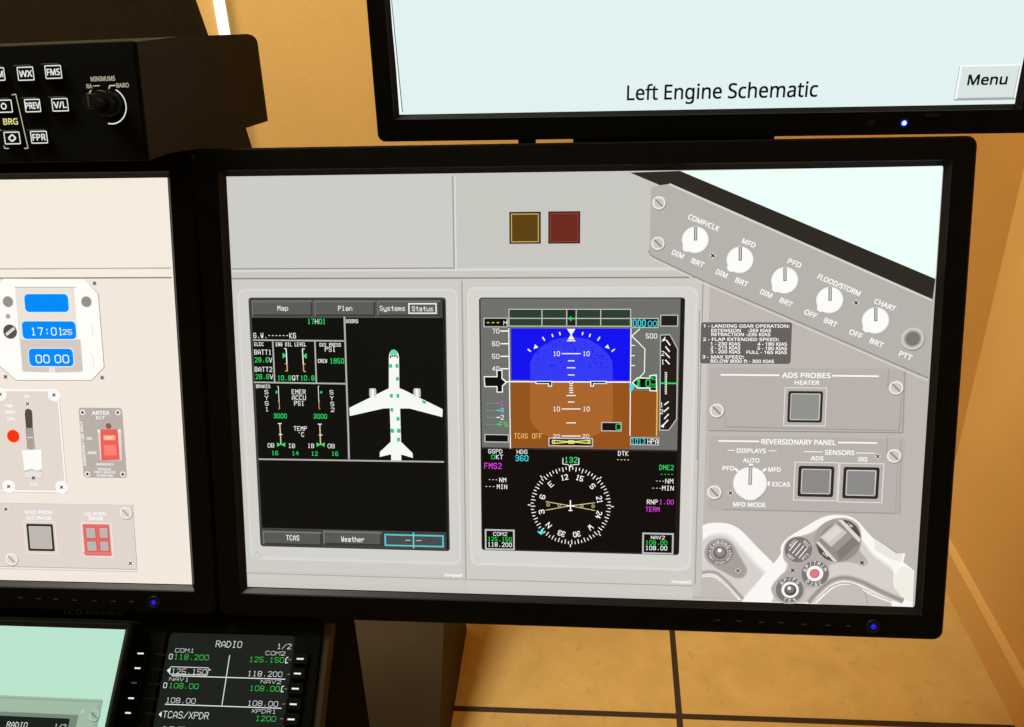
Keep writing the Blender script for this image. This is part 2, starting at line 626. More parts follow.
gauge(u, ((216, 295), (222, 400)), AMB, (220, 328), 1)
gauge(u, ((292, 297), (298, 402)), AMB, (292, 330), -1)
u.zoom(240, 380, 8.08)
u.mono('BRAKES', 132, 245, 50, 28, TXW, 7, .17)
for i, ch in enumerate('SYS1'):
    u.mono(ch, 200 + i * 1.5, 228 + i * 1.5, 96 + i * 46, 36, TXW, 7)
for i, ch in enumerate('SYS2'):
    u.mono(ch, 726 + i * 3, 753 + i * 3, 98 + i * 47, 36, TXW, 7)
gauge(u, ((312, 50), (322, 232)), AMB, (312, 96), 1)
gauge(u, ((634, 50), (642, 232)), AMB, (645, 98), -1)
u.mono('EMER', 420, 530, 95, 40, TXW, 7)
u.mono('ACCU', 422, 532, 141, 40, TXW, 7)
u.mono('PSI', 440, 518, 187, 40, TXW, 7)
u.mono('3000', 275, 378, 289, 40, GRN, 7)
u.mono('3000', 596, 702, 292, 40, GRN, 7)
u.mono('TEMP', 436, 540, 391, 38, TXW, 7)
u.mono("'C", 470, 518, 438, 38, TXW, 7)
SAND = (226, 200, 150)
for (x0, x1, y0, y1) in ((324, 334, 350, 520), (647, 653, 355, 520)):
    u.line([(x0, y0), (x1, y1)], 9, SAND, 7)
    u.line([(x0 - 16, y0), (x0 + 16, y0)], 7, TXW, 8)
    u.line([(x0 - 8, y0 + 88), (x0 + 22, y0 + 88)], 7, TXW, 8)
    u.poly([(x1 - 32, y1 - 18), (x1, y1), (x1 - 32, y1 + 18)], GRN, 8)
    u.poly([(x1 + 34, y1 - 18), (x1, y1), (x1 + 34, y1 + 18)], GRN, 8)
u.mono('OB', 226, 276, 527, 36, TXW, 7)
u.mono('IB', 392, 444, 530, 36, TXW, 7)
u.mono('IB', 548, 598, 530, 36, TXW, 7)
u.mono('OB', 710, 764, 532, 36, TXW, 7)
u.mono('16', 258, 308, 588, 36, GRN, 7)
u.mono('14', 422, 474, 590, 36, GRN, 7)
u.mono('12', 578, 628, 593, 36, GRN, 7)
u.mono('16', 742, 792, 594, 36, GRN, 7)
u.zoom(240, 420, 4.0375)
u.line([(77, 157), (824, 168)], 6, SG, 8)
u.line([(437, 0), (441, 158)], 7, SG, 7)
u.rect(90, 440, 830, 515, (60, 60, 58), 6)
for x0, x1 in ((92, 332), (336, 574)):
    u.rect(x0, 445, x1, 506, (118, 118, 114), 7)
    u.rect(x0 + 6, 452, x1, 506, (54, 54, 52), 8)
    u.rect(x0 + 6, 452, x1 - 6, 500, (88, 88, 85), 9)
u.mono('TCAS', 188, 240, 474, 22, TXW, 10, .15)
u.mono('Weather', 410, 502, 480, 22, TXW, 10, .15)
u.rect(582, 456, 826, 514, (74, 76, 76), 7)
u.frame(584, 458, 824, 513, 6, (85, 205, 215), 9)
u.line([(701, 452), (702, 516)], 5, (120, 215, 215), 10)
u.line([(668, 484), (690, 484)], 3, (200, 205, 200), 10)
u.line([(712, 485), (734, 485)], 3, (200, 205, 200), 10)
u.sans('Honeywell', (826, 624), (898, 627), 13, WHITE, 5, True)
u.disc(70, 545, 13, (198, 190, 184), 4, 3)
u.build('status_display', scr)

# --- aircraft drawing with its doors
u = UI(P_MAIN).zoom(240, 285, 4.655)
AW = (246, 250, 244)
u.poly([(694, 480), (694, 335), (698, 315), (706, 304), (716, 299), (727, 304), (736, 315), (741, 335), (743, 480), (756, 484), (944, 577), (943, 614),
        (790, 574), (746, 574), (750, 700), (752, 818), (705, 818), (702, 690), (698, 573), (668, 574), (512, 609), (510, 571)], AW, 7)
u.poly([(698, 318), (707, 304), (716, 299), (727, 304), (736, 318), (728, 328), (716, 320), (706, 328)], (95, 225, 165), 8)
for p in ([(700, 328), (706, 326), (704, 342), (697, 336)], [(708, 324), (715, 324), (714, 334), (708, 334)], [(718, 324), (725, 324), (725, 334), (718, 334)], [(728, 326), (734, 328), (736, 336), (730, 342)]):
    u.poly(p, (40, 40, 40), 8)
for x0 in (600, 806):
    u.rect(x0 + 2, 480, x0 + 36, 523, (196, 198, 192), 7, 8)
    u.rect(x0 + 12, 484, x0 + 26, 522, AW, 8)
DG = (60, 190, 130)
for x, y in ((702, 376), (732, 376), (734, 436), (706, 515), (736, 515), (708, 580), (737, 622), (711, 678), (742, 678)):
    u.rect(x - 7, y - 9, x + 7, y + 9, DG, 8, 3)
u.poly([(850, 534), (869, 543), (864, 553), (848, 546)], DG, 8)
u.zoom(240, 420, 4.0375)
u.poly([(608, 88), (652, 88), (697, 132), (699, 152), (640, 135), (634, 151), (628, 151), (622, 135), (565, 148), (566, 128)], AW, 8)
for x, y in ((615, 42), (641, 42), (641, 78)):
    u.rect(x - 6, y - 8, x + 6, y + 8, DG, 9, 3)
u.build('aircraft_diagram', scr)

# --- primary flight display
u = UI(P_MAIN)
u.rect(467, 287, 690.5, 571, (219, 218, 212), 2, 8)
u.rect(469, 289, 688.5, 568, (214, 212, 206), 3, 7)
u.rect(479, 297.5, 679, 555, (50, 48, 46), 4, 3)
u.rect(480.5, 298.5, 679, 450, (112, 112, 109), 5)
u.rect(680.5, 298.5, 678.3, 553, (30, 26, 25), 7)
u.rect(481.5, 448.5, 678, 553.5, (17, 13, 11), 6)
u.zoom(460, 270, 4.0375)
FR = (190, 195, 190)
BLUE, BLUE2, BRN, BRN2 = (16, 16, 240), (52, 58, 246), (150, 84, 28), (170, 102, 44)
u.rect(206, 235, 688, 447, BLUE, 7)
u.rect(206, 450, 686, 722, BRN, 7)
u.poly([(284, 448), (284, 372), (296, 345), (330, 308), (380, 280), (450, 268), (520, 280), (566, 308), (600, 342), (615, 370), (617, 449)], BLUE2, 8)
u.poly([(283, 452), (617, 452), (618, 600), (604, 626), (570, 656), (520, 676), (450, 688), (380, 680), (330, 660), (298, 630), (283, 600)], BRN2, 8)
import random
random.seed(4)
for i in range(110):
    x, y = random.uniform(300, 600), random.uniform(285, 395)
    if math.hypot((x - 450) / 160, (y - 370) / 95) < 1:
        u.rect(x, y, x + 5, y + 4, (20, 20, 215), 9)
# flight mode box
u.rect(196, 156, 690, 229, (46, 62, 46), 8)
u.frame(196, 156, 690, 229, 4, FR, 10)
u.line([(198, 195), (688, 195)], 4, FR, 10, True)
for x in (331, 568):
    u.line([(x, 158), (x, 228)], 4, FR, 10, True)
u.rect(432, 158, 468, 228, (30, 34, 28), 9)
u.line([(431, 158), (431, 228)], 4, FR, 10, True)
u.line([(469, 158), (469, 228)], 4, FR, 10, True)
u.line([(440, 196), (462, 196)], 5, GRN, 11)
u.poly([(438, 196), (450, 185), (450, 207)], GRN, 11)
# speed tape
u.rect(95, 192, 193, 231, (14, 14, 12), 8)
u.frame(95, 192, 193, 231, 4, FR, 9)
u.mono('---', 106, 160, 212, 20, (235, 225, 60), 10, .22)
u.mono('M', 176, 190, 214, 18, WHITE, 10)
for t, y in (('70', 246), ('60', 297), ('50', 348), ('40', 398)):
    u.mono(t, 130, 158, y, 20, WHITE, 9)
    u.line([(164, y), (196, y)], 5, WHITE, 9)
u.line([(197, 235), (204, 720)], 4, WHITE, 9)
u.line([(690, 235), (686, 668)], 4, WHITE, 9)
u.line([(190, 450), (688, 452)], 5, WHITE, 9)
u.poly([(96, 428), (148, 428), (148, 402), (172, 402), (172, 435), (192, 452), (174, 468), (174, 494), (148, 494), (148, 472), (99, 472)], WHITE, 10)
u.poly([(100, 432), (152, 432), (152, 406), (168, 406), (168, 438), (184, 452), (170, 466), (170, 490), (152, 490), (152, 468), (103, 468)], (12, 12, 11), 11)
for t, c, y in (('---+1', MAG, 537), ('---+R', CYN, 566), ('---+2', WHITE, 594), ('---+FS', GRN, 622)):
    u.mono('---', 106, 144, y, 14, CYN, 9)
    x1 = 176 if len(t) == 5 else 192
    u.mono(t[4:], 178 - 13 if len(t) == 5 else 160, x1, y, 20, c, 9)
    u.line([(148, y), (162, y)], 4, c, 9)
u.rect(99, 661, 198, 696, (16, 15, 14), 8)
u.frame(99, 661, 198, 696, 4, FR, 9)
# roll scale, bank pointer
u.poly([(432, 237), (466, 237), (449, 264)], WHITE, 11)
u.poly([(449, 258), (467, 287), (431, 287)], WHITE, 11)
u.line([(432, 281), (466, 281)], 2.5, BLUE, 12)
for a, l in ((-50, 12), (-20, 10), (-12, 10), (20, 10), (12, 10), (-30, 14), (30, 14), (50, 12)):
    t = math.radians(a)
    r0, r1 = 197, 197 + l + 3
    cx, cy = 449, 455
    u.line([(cx + r0 * math.sin(t) * 1.08, cy - r0 * math.cos(t)), (cx + r1 * math.sin(t) * 1.08, cy - r1 * math.cos(t))], 5, WHITE, 11)
u.poly([(298, 318), (317, 312), (303, 299)], WHITE, 11)
u.poly([(585, 312), (604, 318), (596, 300)], WHITE, 11)
# pitch ladder
for y, w, t in ((337, 38, '10'), (366, 13, ''), (394, 17, ''), (423, 13, ''), (466, 6, ''), (476, 8, ''), (485, 8, ''), (494, 8, ''), (506, 19, ''), (532, 13, ''), (560, 38, '10'), (616, 19, ''), (669, 38, '20')):
    u.line([(449 - w, y), (449 + w, y)], 4, WHITE, 11)
    if t and y < 600:
        u.mono(t, 376, 402, y, 20, WHITE, 11)
        u.mono(t, 496, 522, y, 20, WHITE, 11)
u.mono('20', 376, 402, 669, 15, WHITE, 11)
u.mono('20', 494, 520, 669, 15, WHITE, 11)
for pts in ([(305, 447), (372, 447), (372, 470), (356, 470), (356, 459), (305, 459)], [(592, 447), (526, 447), (526, 470), (541, 470), (541, 459), (592, 459)]):
    u.poly(pts, WHITE, 11)
u.poly([(309, 450), (369, 450), (369, 466), (360, 466), (360, 456), (309, 456)], (12, 12, 11), 12)
u.poly([(588, 450), (530, 450), (530, 466), (537, 466), (537, 456), (588, 456)], (12, 12, 11), 12)
u.rect(442, 447, 456, 460, WHITE, 12)
u.rect(446, 450, 452, 456, (12, 12, 11), 13)
u.mono('TCAS OFF', 219, 330, 669, 22, (235, 190, 110), 9)
u.rect(357, 675, 537, 713, FR, 10)
u.rect(362, 680, 532, 708, (12, 12, 11), 11)
u.line([(375, 686), (525, 699)], 4, YEL, 12)
u.line([(375, 699), (525, 686)], 4, YEL, 12)
for x in (377, 521):
    u.frame(x - 6, 685, x + 6, 700, 4, YEL, 12)
u.frame(437, 686, 461, 700, 4, YEL, 12)
u.rect(570, 612, 652, 651, FR, 10)
u.rect(574, 616, 648, 647, (24, 18, 14), 11)
u.mono('0', 628, 648, 632, 26, GRN, 12)
# altitude tape
u.rect(691, 193, 801, 234, (12, 14, 14), 8)
u.frame(691, 193, 801, 234, 4, FR, 9)
u.mono('000', 698, 748, 214, 30, CYN, 10)
u.mono('00', 758, 792, 216, 24, CYN, 10)
u.rect(808, 180, 880, 228, (34, 30, 29), 8)
u.frame(808, 180, 880, 228, 4, FR, 9)
u.mono('500', 750, 794, 266, 21, WHITE, 9)
u.line([(726, 237), (693, 266), (746, 318), (744, 412), (722, 436)], 4, WHITE, 9)
for y in (304, 345, 385):
    u.line([(690, y), (706, y)], 4, WHITE, 9)
u.rect(690, 486, 800, 672, BRN, 8)
u.line([(796, 486), (793, 670)], 5, (232, 190, 90), 9)
u.poly([(693, 454), (716, 432), (764, 434), (764, 424), (794, 420), (796, 490), (764, 488), (764, 478), (716, 478)], WHITE, 10)
u.poly([(699, 454), (718, 437), (768, 438), (768, 428), (790, 425), (791, 485), (768, 484), (768, 473), (718, 473)], (12, 14, 12), 11)
u.poly([(714, 440), (724, 440), (728, 452), (728, 470), (714, 470)], GRN, 12)
u.mono('N', 712, 726, 456, 24, (30, 100, 40), 13)
u.mono('0', 748, 766, 456, 30, GRN, 12)
u.mono('40', 769, 790, 436, 17, GRN, 12)
u.mono('20', 769, 790, 466, 17, GRN, 12)
u.poly([(684, 466), (694, 456), (704, 470), (694, 488), (684, 486)], CYN, 10)
u.rect(687, 674, 803, 707, (12, 14, 14), 9)
u.frame(687, 674, 803, 707, 4, FR, 10)
u.mono('1013', 692, 746, 690, 21, CYN, 11)
u.mono('HPA', 756, 798, 691, 21, WHITE, 11)
# vertical speed scale
u.poly([(807, 260), (848, 259), (880, 318), (876, 602), (843, 648), (804, 647)], FR, 8)
u.poly([(811, 264), (846, 263), (876, 319), (872, 600), (841, 644), (808, 643)], (36, 28, 24), 9)
u.line([(808, 456), (876, 457)], 6, GRN, 11)
for (x0, y0, x1, y1) in ((832, 282, 848, 304), (829, 308, 846, 330), (828, 334, 846, 354), (828, 362, 846, 380), (824, 544, 842, 530), (822, 572, 842, 554), (824, 600, 842, 580), (818, 628, 840, 604)):
    u.line([(x0, y0), (x1, y1)], 5, WHITE, 10)
u.poly([(812, 288), (828, 268), (829, 284)], WHITE, 10)
u.poly([(808, 630), (824, 618), (822, 636)], WHITE, 10)
for t, x, y in (('2', 812, 336), ('1', 812, 370), ('1', 807, 543), ('2', 807, 571)):
    u.mono(t, x, x + 11, y, 20, WHITE, 10)
for i in range(13):
    y = 412 + i * 7.2
    u.line([(836 if i % 3 else 830, y + (4 if i < 6 else -4)), (824, y)] if i == -1 else [(826, y), (834, y + (4 if i < 6 else -4))], 3, WHITE, 10)
u.line([(834, 412), (832, 502)], 2, WHITE, 10)
# speed / heading / navigation text around the compass
u.zoom(460, 430, 4.267)
u.mono('GSPD', 121, 180, 90, 19, WHITE, 7)
u.mono('0', 134, 148, 114, 20, GRN, 7)
u.mono('KT', 154, 182, 114, 20, WHITE, 7)
u.mono('FMS2', 104, 176, 152, 26, MAG, 7)
u.mono('---', 121, 160, 211, 18, WHITE, 7)
u.mono('NM', 168, 196, 212, 20, WHITE, 7)
u.mono('---', 107, 148, 240, 18, WHITE, 7)
u.mono('MIN', 158, 200, 241, 20, WHITE, 7)
u.mono('HDG', 242, 286, 92, 19, WHITE, 7)
u.mono('360', 236, 290, 119, 26, CYN, 7)
u.mono('DTK', 674, 717, 99, 21, WHITE, 7)
u.mono('----', 667, 722, 126, 22, YEL, 7)
u.mono('DME2', 850, 910, 159, 22, GRN, 7)
u.mono('----', 853, 910, 188, 18, GRN, 7)
u.mono('---', 834, 872, 217, 18, WHITE, 7)
u.mono('NM', 876, 908, 217, 21, WHITE, 7)
u.mono('---', 818, 860, 247, 18, WHITE, 7)
u.mono('MIN', 862, 910, 247, 21, WHITE, 7)
u.mono('RNP', 797, 842, 306, 21, WHITE, 7)
u.mono('1.00', 850, 910, 306, 21, MAG, 7)
u.mono('TERM', 791, 850, 337, 21, MAG, 7)
for x0, y0, x1, y1, a, b, c in ((106, 421, 234, 512, 'COM2', '125.150', '118.200'), (778, 436, 910, 530, 'NAV2', '108.00', '108.00')):
    u.rect(x0, y0, x1, y1, (190, 192, 188), 7)
    u.rect(x0 + 7, y0 + 7, x1 - 7, y1 - 7, BLACK, 8)
    u.mono(a, x0 + 36, x0 + 94, y0 + 21, 16, WHITE, 9, .15)
    u.mono(b, x0 + 13, x0 + (114 if len(b) > 6 else 104), y0 + 43, 19, (40, 220, 80), 9, .15)
    u.mono(c, x0 + 13, x0 + (114 if len(c) > 6 else 104), y0 + 66, 19, WHITE, 9, .15)
u.sans('Honeywell', (903, 645), (985, 648), 14, WHITE, 5, True)
u.disc(75, 556, 13, (198, 190, 184), 4, 3)
u.build('flight_display', scr)

# --- compass rose
u = UI(P_MAIN).zoom(460, 430, 4.267)
CX0, CY0 = 472, 322
c0 = u.L(CX0, CY0)
rad = u.sc(CX0, CY0) * 168
for i in range(72):
    a = math.radians(i * 5 - 2)
    big = i % 2 == 0
    r0, r1 = rad * (0.885 if big else 0.925), rad * (1.0 if True else .98)
    u.seg((c0[0] + r0 * math.sin(a), c0[1] + r0 * math.cos(a)), (c0[0] + r1 * math.sin(a), c0[1] + r1 * math.cos(a)), .00062, E(WHITE), 7)
for k in range(8):
    a = math.radians(k * 45)
    u.seg((c0[0] + rad * math.sin(a), c0[1] + rad * math.cos(a)), (c0[0] + rad * 1.07 * math.sin(a), c0[1] + rad * 1.07 * math.cos(a)), .0007, E(WHITE), 7)
for hd, t in ((0, 'N'), (30, '3'), (60, '6'), (90, 'E'), (120, '12'), (150, '15'), (180, 'S'), (210, '21'), (240, '24'), (270, 'W'), (300, '30'), (330, '33')):
    a = math.radians(hd - 132)
    sc_ = u.sc(CX0, CY0)
    px, py = CX0 + 126 * math.sin(a), CY0 - 124 * math.cos(a)
    u.turned(t, px, py, 24, 16 if len(t) == 1 else 28, -(hd - 132), WHITE, 8, .17)
u.rect(440, 110, 506, 142, (14, 14, 12), 8)
u.line([(439, 118), (439, 144), (460, 146), (472, 158), (484, 146), (507, 146), (507, 118)], 3.5, TXW, 9)
u.mono('132', 446, 500, 126, 25, (60, 230, 110), 9)
CRM = (225, 210, 150)
u.line([(366, 304), (470, 322), (576, 342)], 3, CRM, 8)
u.line([(366, 341), (470, 322), (576, 309)], 3, CRM, 8)
for x in (376, 424, 520, 568):
    u.disc(x, 321 + (x - 472) * .03, 7, CRM, 8, 2.5, 12)
u.line([(471, 298), (472, 344)], 5, WHITE, 9)
u.line([(455, 322), (489, 323)], 5, WHITE, 9)
u.line([(463, 342), (480, 342)], 4, WHITE, 9)
u.poly([(330, 428), (340, 432), (352, 418), (356, 430), (350, 446), (345, 440), (336, 440)], (70, 230, 235), 9)
u.build('compass_rose', scr)

# --- dimmer strip, sloping
u = UI(P_MAIN).zoom(630, 160, 2.8444)
ZW = 1
u.poly([(138, 32), (889, 17), (868, 340)], (238, 255, 250), 3)
u.poly([(0, 36), (142, 31), (868, 338), (860, 398)], (46, 41, 36), 3.5)
u.poly([(60, 76), (112, 68), (858, 398), (848, 622), (196, 340), (52, 272), (56, 236)], (182, 178, 172), 4)
u.line([(112, 69), (858, 399)], 6, (214, 210, 204), 5)
u.line([(52, 258), (60, 272), (196, 338), (848, 620)], 3, (140, 136, 130), 5)
u.line([(52, 262), (60, 278), (196, 345), (846, 627)], 4, (214, 209, 203), 5)
u.bolt(82, 122, 19, 6)
u.bolt(79, 237, 19, 6)
u.cross(235, 272, 5, 6)
u.cross(642, 406, 5, 6)
for t, p, q in (('COMP/CLK', (166, 160), (253, 197)), ('MFD', (319, 229), (356, 244)), ('PFD', (449, 286), (486, 301)), ('FLOOD/STORM', (534, 330), (654, 381)), ('CHART', (695, 400), (754, 424)),
                ('DIM', (120, 261), (152, 275)), ('BRT', (175, 285), (210, 300)), ('DIM', (245, 316), (276, 330)), ('BRT', (300, 340), (335, 355)), ('DIM', (371, 373), (403, 387)), ('BRT', (426, 397), (461, 412)),
                ('OFF', (496, 430), (530, 445)), ('BRT', (552, 454), (588, 470)), ('OFF', (624, 487), (659, 502)), ('BRT', (682, 512), (719, 528)), ('PTT', (765, 549), (801, 563))):
    u.sans(t, p, q, 15, WHITE, 7, True, True)
u.disc(805, 511, 33, (150, 146, 140), 5)
u.disc(803, 508, 32, (208, 203, 198), 6)
u.disc(803, 508, 25, (170, 164, 158), 7)
u.disc(803, 508, 20, (126, 119, 113), 8)
u.build('dimmer_panel', scr)
for x, y, t in ((185, 227, 'COMP'), (312, 284, 'MFD'), (439, 342, 'PFD'), (567, 398, 'FLOOD'), (697, 456, 'CHART')):
    u = UI(P_MAIN).zoom(630, 160, 2.8444)
    u.disc(x, y, 41, (166, 162, 156), 6)
    u.disc(x, y, 39, (225, 222, 216), 7)
    u.disc(x, y, 36, (252, 252, 249), 8)
    u.disc(x - 24, y + 22, 12, (250, 250, 247), 8)
    u.line([(x + 1, y - 36), (x + 1, y + 2)], 9, (60, 58, 55), 9)
    u.line([(x + 1, y - 35), (x + 1, y)], 5, (200, 198, 194), 10)
    u.build('dimmer_dial', scr)

# --- limits placard
u = UI(P_MAIN).zoom(690, 310, 4.267)
u.rect(47, 52, 428, 230, (104, 98, 94), 4, 10)
for t, x0, x1, y in (('1 - LANDING GEAR OPERATION:', 57, 424, 68), ('EXTENSION', 90, 216, 87), ('-265 KIAS', 246, 345, 87), ('RETRACTION -235 KIAS', 90, 342, 104), ('2 - FLAP EXTENDED SPEED:', 55, 378, 125),
                     ('1 - 230 KIAS', 87, 214, 144), ('4 - 180 KIAS', 287, 413, 145), ('2 - 215 KIAS', 87, 214, 161), ('5 - 180 KIAS', 287, 413, 163), ('3 - 200 KIAS', 87, 214, 178), ('FULL - 165 KIAS', 240, 413, 180),
                     ('3 - MAX SPEED:', 52, 230, 200), ('BELOW 8000 ft - 300 KIAS', 87, 358, 218)):
    u.sans(t, (x0, y), (x1, y), 14, WHITE, 6, True)
u.build('placard', scr)


def lit_square(u, x0, y0, x1, y1, fw, L, face=(146, 146, 143), rim=(226, 222, 216), gap=16):
    u.frame(x0 - gap, y0 - gap, x1 + gap, y1 + gap, 4, rim, L)
    u.rect(x0, y0, x1, y1, (48, 42, 38), L, 9)
    u.frame(x0 + fw - 3, y0 + fw - 3, x1 - fw + 3, y1 - fw + 3, 5, (205, 203, 199), L + 1, 5)
    u.rect(x0 + fw, y0 + fw, x1 - fw, y1 - fw, face, L + 1)


# --- ads probes panel
u = UI(P_MAIN).zoom(690, 310, 4.267)
u.line([(40, 0), (30, 640)], 4, (160, 154, 148), 3)
u.rect(84, 245, 912, 519, (184, 178, 171), 3)
u.line([(80, 514), (908, 523)], 5, (148, 142, 136), 5)
u.line([(915, 260), (907, 524)], 4, (150, 144, 138), 5)
u.line([(148, 498), (890, 514)], 4, (158, 152, 146), 5)
u.line([(902, 370), (892, 514)], 4, (158, 152, 146), 5)
u.line([(848, 250), (842, 330)], 4, (158, 152, 146), 5)
u.line([(150, 435), (150, 498)], 3, (170, 164, 158), 5)
u.line([(130, 276), (381, 278)], 7, WHITE, 6)
u.line([(606, 280), (804, 282)], 7, WHITE, 6)
u.sans('ADS PROBES', (392, 277), (599, 280), 22, WHITE, 6, True)
u.sans('HEATER', (446, 309), (551, 310), 18, WHITE, 6, True)
u.bolt(113, 428, 30, 6)
u.bolt(878, 331, 30, 6)
lit_square(u, 419, 345, 561, 480, 13, 6)
u.build('heater_panel', scr)

# --- reversionary panel
u = UI(P_MAIN).zoom(690, 430, 3.825)
u.rect(76, 22, 806, 322, (184, 178, 171), 3)
u.line([(125, 303), (790, 318)], 4, (158, 152, 146), 5)
u.line([(806, 40), (800, 322)], 3, (158, 152, 146), 5)
u.line([(754, 28), (750, 90)], 3, (158, 152, 146), 5)
u.line([(792, 130), (786, 314)], 3, (166, 160, 154), 5)
u.line([(108, 41), (264, 43)], 6, WHITE, 6)
u.line([(566, 47), (714, 49)], 6, WHITE, 6)
u.sans('REVERSIONARY PANEL', (272, 44), (557, 47), 20, WHITE, 6, True)
u.sans('DISPLAYS', (178, 78), (290, 79), 17, WHITE, 6, True)
u.line([(143, 77), (170, 77)], 3, WHITE, 6)
u.line([(300, 79), (330, 79)], 3, WHITE, 6)
u.sans('SENSORS', (515, 85), (628, 86), 18, WHITE, 6, True)
u.line([(436, 82), (508, 83)], 3, WHITE, 6)
u.line([(634, 87), (706, 88)], 3, WHITE, 6)
u.sans('AUTO', (202, 115), (265, 116), 17, WHITE, 6, True)
u.sans('PFD', (124, 145), (170, 146), 17, WHITE, 6, True)
u.sans('MFD', (298, 150), (347, 151), 17, WHITE, 6, True)
u.sans('EICAS', (314, 206), (382, 208), 17, WHITE, 6, True)
u.sans('MFD MODE', (164, 283), (288, 286), 17, WHITE, 6, True)
u.sans('ADS', (461, 107), (510, 108), 17, WHITE, 6, True)
u.sans('IRS', (642, 111), (678, 112), 17, WHITE, 6, True)
u.line([(172, 146), (184, 158)], 8, WHITE, 6)
u.line([(290, 146), (278, 158)], 8, WHITE, 6)
u.line([(301, 196), (300, 212)], 8, WHITE, 6)
u.line([(225, 132), (240, 132)], 8, WHITE, 6)
u.disc(231, 206, 66, (168, 162, 156), 5)
u.disc(229, 203, 64, (232, 228, 222), 6)
u.disc(228, 201, 60, (250, 248, 244), 7)
u.rect(192, 200, 268, 268, (250, 248, 244), 7, 34)
u.line([(231, 138), (229, 208)], 13, (95, 90, 86), 8)
u.line([(231, 140), (229, 206)], 8, (205, 200, 195), 9)
u.bolt(92, 237, 27, 6)
u.bolt(779, 98, 27, 6)
u.cross(717, 100, 6, 6)
u.cross(154, 240, 6, 6)
lit_square(u, 415, 136, 546, 256, 14, 6, (140, 139, 137))
lit_square(u, 587, 140, 718, 263, 14, 6, (140, 139, 137))
u.build('reversionary_panel', scr)

# --- control wheel picture
LW, LG, MG, DGY = (250, 247, 244), (216, 208, 203), (160, 151, 146), (112, 106, 103)
T1, T2, T3 = (242, 238, 234), (233, 227, 223), (225, 218, 213)
u = UI(P_MAIN).zoom(690, 510, 7.27)
PANEL = (190, 184, 177)
u.poly([(92, 110)] + spline([(92, 110), (130, 97), (200, 91), (280, 100), (340, 125), (400, 175), (470, 250), (550, 330), (628, 408)], False, 5) + [(662, 385), (662, 460), (375, 655), (345, 650), (340, 640), (280, 575), (230, 525), (160, 490), (88, 490)], LW, 3)
inn = spline([(92, 215), (150, 172), (235, 160), (310, 190), (385, 265), (465, 355), (560, 450)], False, 5)
for k, (dx, c) in enumerate(((0, T1), (9, T2), (18, T3), (27, LG))):
    u.poly([(92, 215 + dx * 1.2)] + [(x - dx * .6, y + dx) for x, y in inn] + [(545 - dx, 490), (400 - dx, 640), (375, 648), (300, 560), (235, 485), (165, 445), (90, 440)], c, 3.2 + k * .2)
u.sline([(85, 456), (150, 448), (205, 465), (265, 515), (330, 585), (385, 645)], 30, (196, 188, 183), 4.2)
u.sline([(85, 454), (150, 446), (205, 463), (265, 513), (330, 583), (385, 643)], 16, (170, 161, 156), 5)
u.sline([(85, 480), (150, 474), (200, 492), (255, 538), (345, 642)], 12, (224, 217, 212), 5)
u.poly([(88, 488), (150, 482), (195, 500), (245, 545), (322, 638), (88, 628)], (196, 187, 181), 5.2)
u.spoly([(108, 310), (122, 255), (155, 222), (210, 206), (270, 218), (315, 258), (350, 320), (405, 415), (408, 455), (385, 485), (345, 493), (300, 475), (215, 430), (140, 380), (115, 345)], (166, 158, 153), 6, ((10, (180, 172, 167)),))
u.disc(217, 308, 92, (130, 122, 118), 7)
u.disc(217, 306, 60, (168, 161, 157), 8)
u.disc(217, 308, 47, (96, 88, 85), 9)
u.disc(217, 306, 40, (130, 122, 118), 10)
u.disc(216, 300, 30, (150, 142, 138), 10.3)
u.disc(213, 290, 14, WHITE, 11)
u.arc_text('CHRONO', 217, 308, 75, 90, 22, 24, WHITE, 9, False, .16)
u.arc_text('START-STOP-RESET', 217, 308, 75, 270, 13.5, 17, WHITE, 9, True, .16)
u.cross(347, 438, 11, 8, (215, 208, 203))
# right grip
u.zoom(780, 505, 6.793)
grip = spline([(-70, 430), (0, 335), (3, 290), (20, 255), (60, 215), (150, 160), (250, 100), (320, 72), (400, 66), (470, 75), (530, 112), (590, 180), (640, 232)], False, 5)
u.poly([(-262, 655), (-105, 462)] + grip + [(660, 235), (740, 300), (790, 330), (850, 325), (835, 385), (910, 445), (900, 690), (600, 682), (150, 667)], LW, 5)
inner_ = spline([(20, 500), (60, 330), (120, 225), (260, 150), (380, 105), (510, 140), (560, 230), (640, 330), (760, 420), (765, 500)], False, 5)
for k, (dy, c) in enumerate(((0, T1), (9, T2), (18, T3), (27, LG))):
    u.poly([(-20, 560)] + [(x, y + dy) for x, y in inner_] + [(775, 560), (840, 640), (700, 585), (560, 510), (430, 490), (340, 520), (240, 600), (180, 660), (-60, 657)], c, 6 + k * .2)
u.poly([(-60, 655), (165, 662), (230, 600), (300, 545), (360, 520), (360, 490), (300, 500), (140, 470), (60, 560)], (203, 194, 189), 7)
gv = [(190, 660), (250, 590), (330, 522), (400, 494), (470, 494), (560, 522), (680, 582), (835, 650)]
u.sline(gv, 46, (205, 197, 192), 7.6)
u.sline(gv, 34, (182, 173, 168), 7.8)
u.sline(gv, 18, (156, 147, 142), 8)
u.sline([(225, 662), (290, 598), (350, 551), (410, 528), (480, 531), (560, 563), (640, 603), (760, 650)], 14, (214, 207, 202), 8.2)
u.poly(spline([(245, 665), (310, 604), (370, 556), (430, 540), (500, 544), (560, 578), (650, 624), (750, 660)], False, 5) + [(758, 686), (300, 672)], (198, 189, 183), 7.7)
u.sline([(300, 600), (350, 550), (420, 530), (490, 535), (550, 570), (580, 610), (592, 670)], 4, (150, 142, 137), 9)
u.poly([(770, 520), (775, 480), (800, 440), (840, 410), (905, 450), (898, 660), (850, 640), (790, 580)], (240, 237, 226), 8.4)
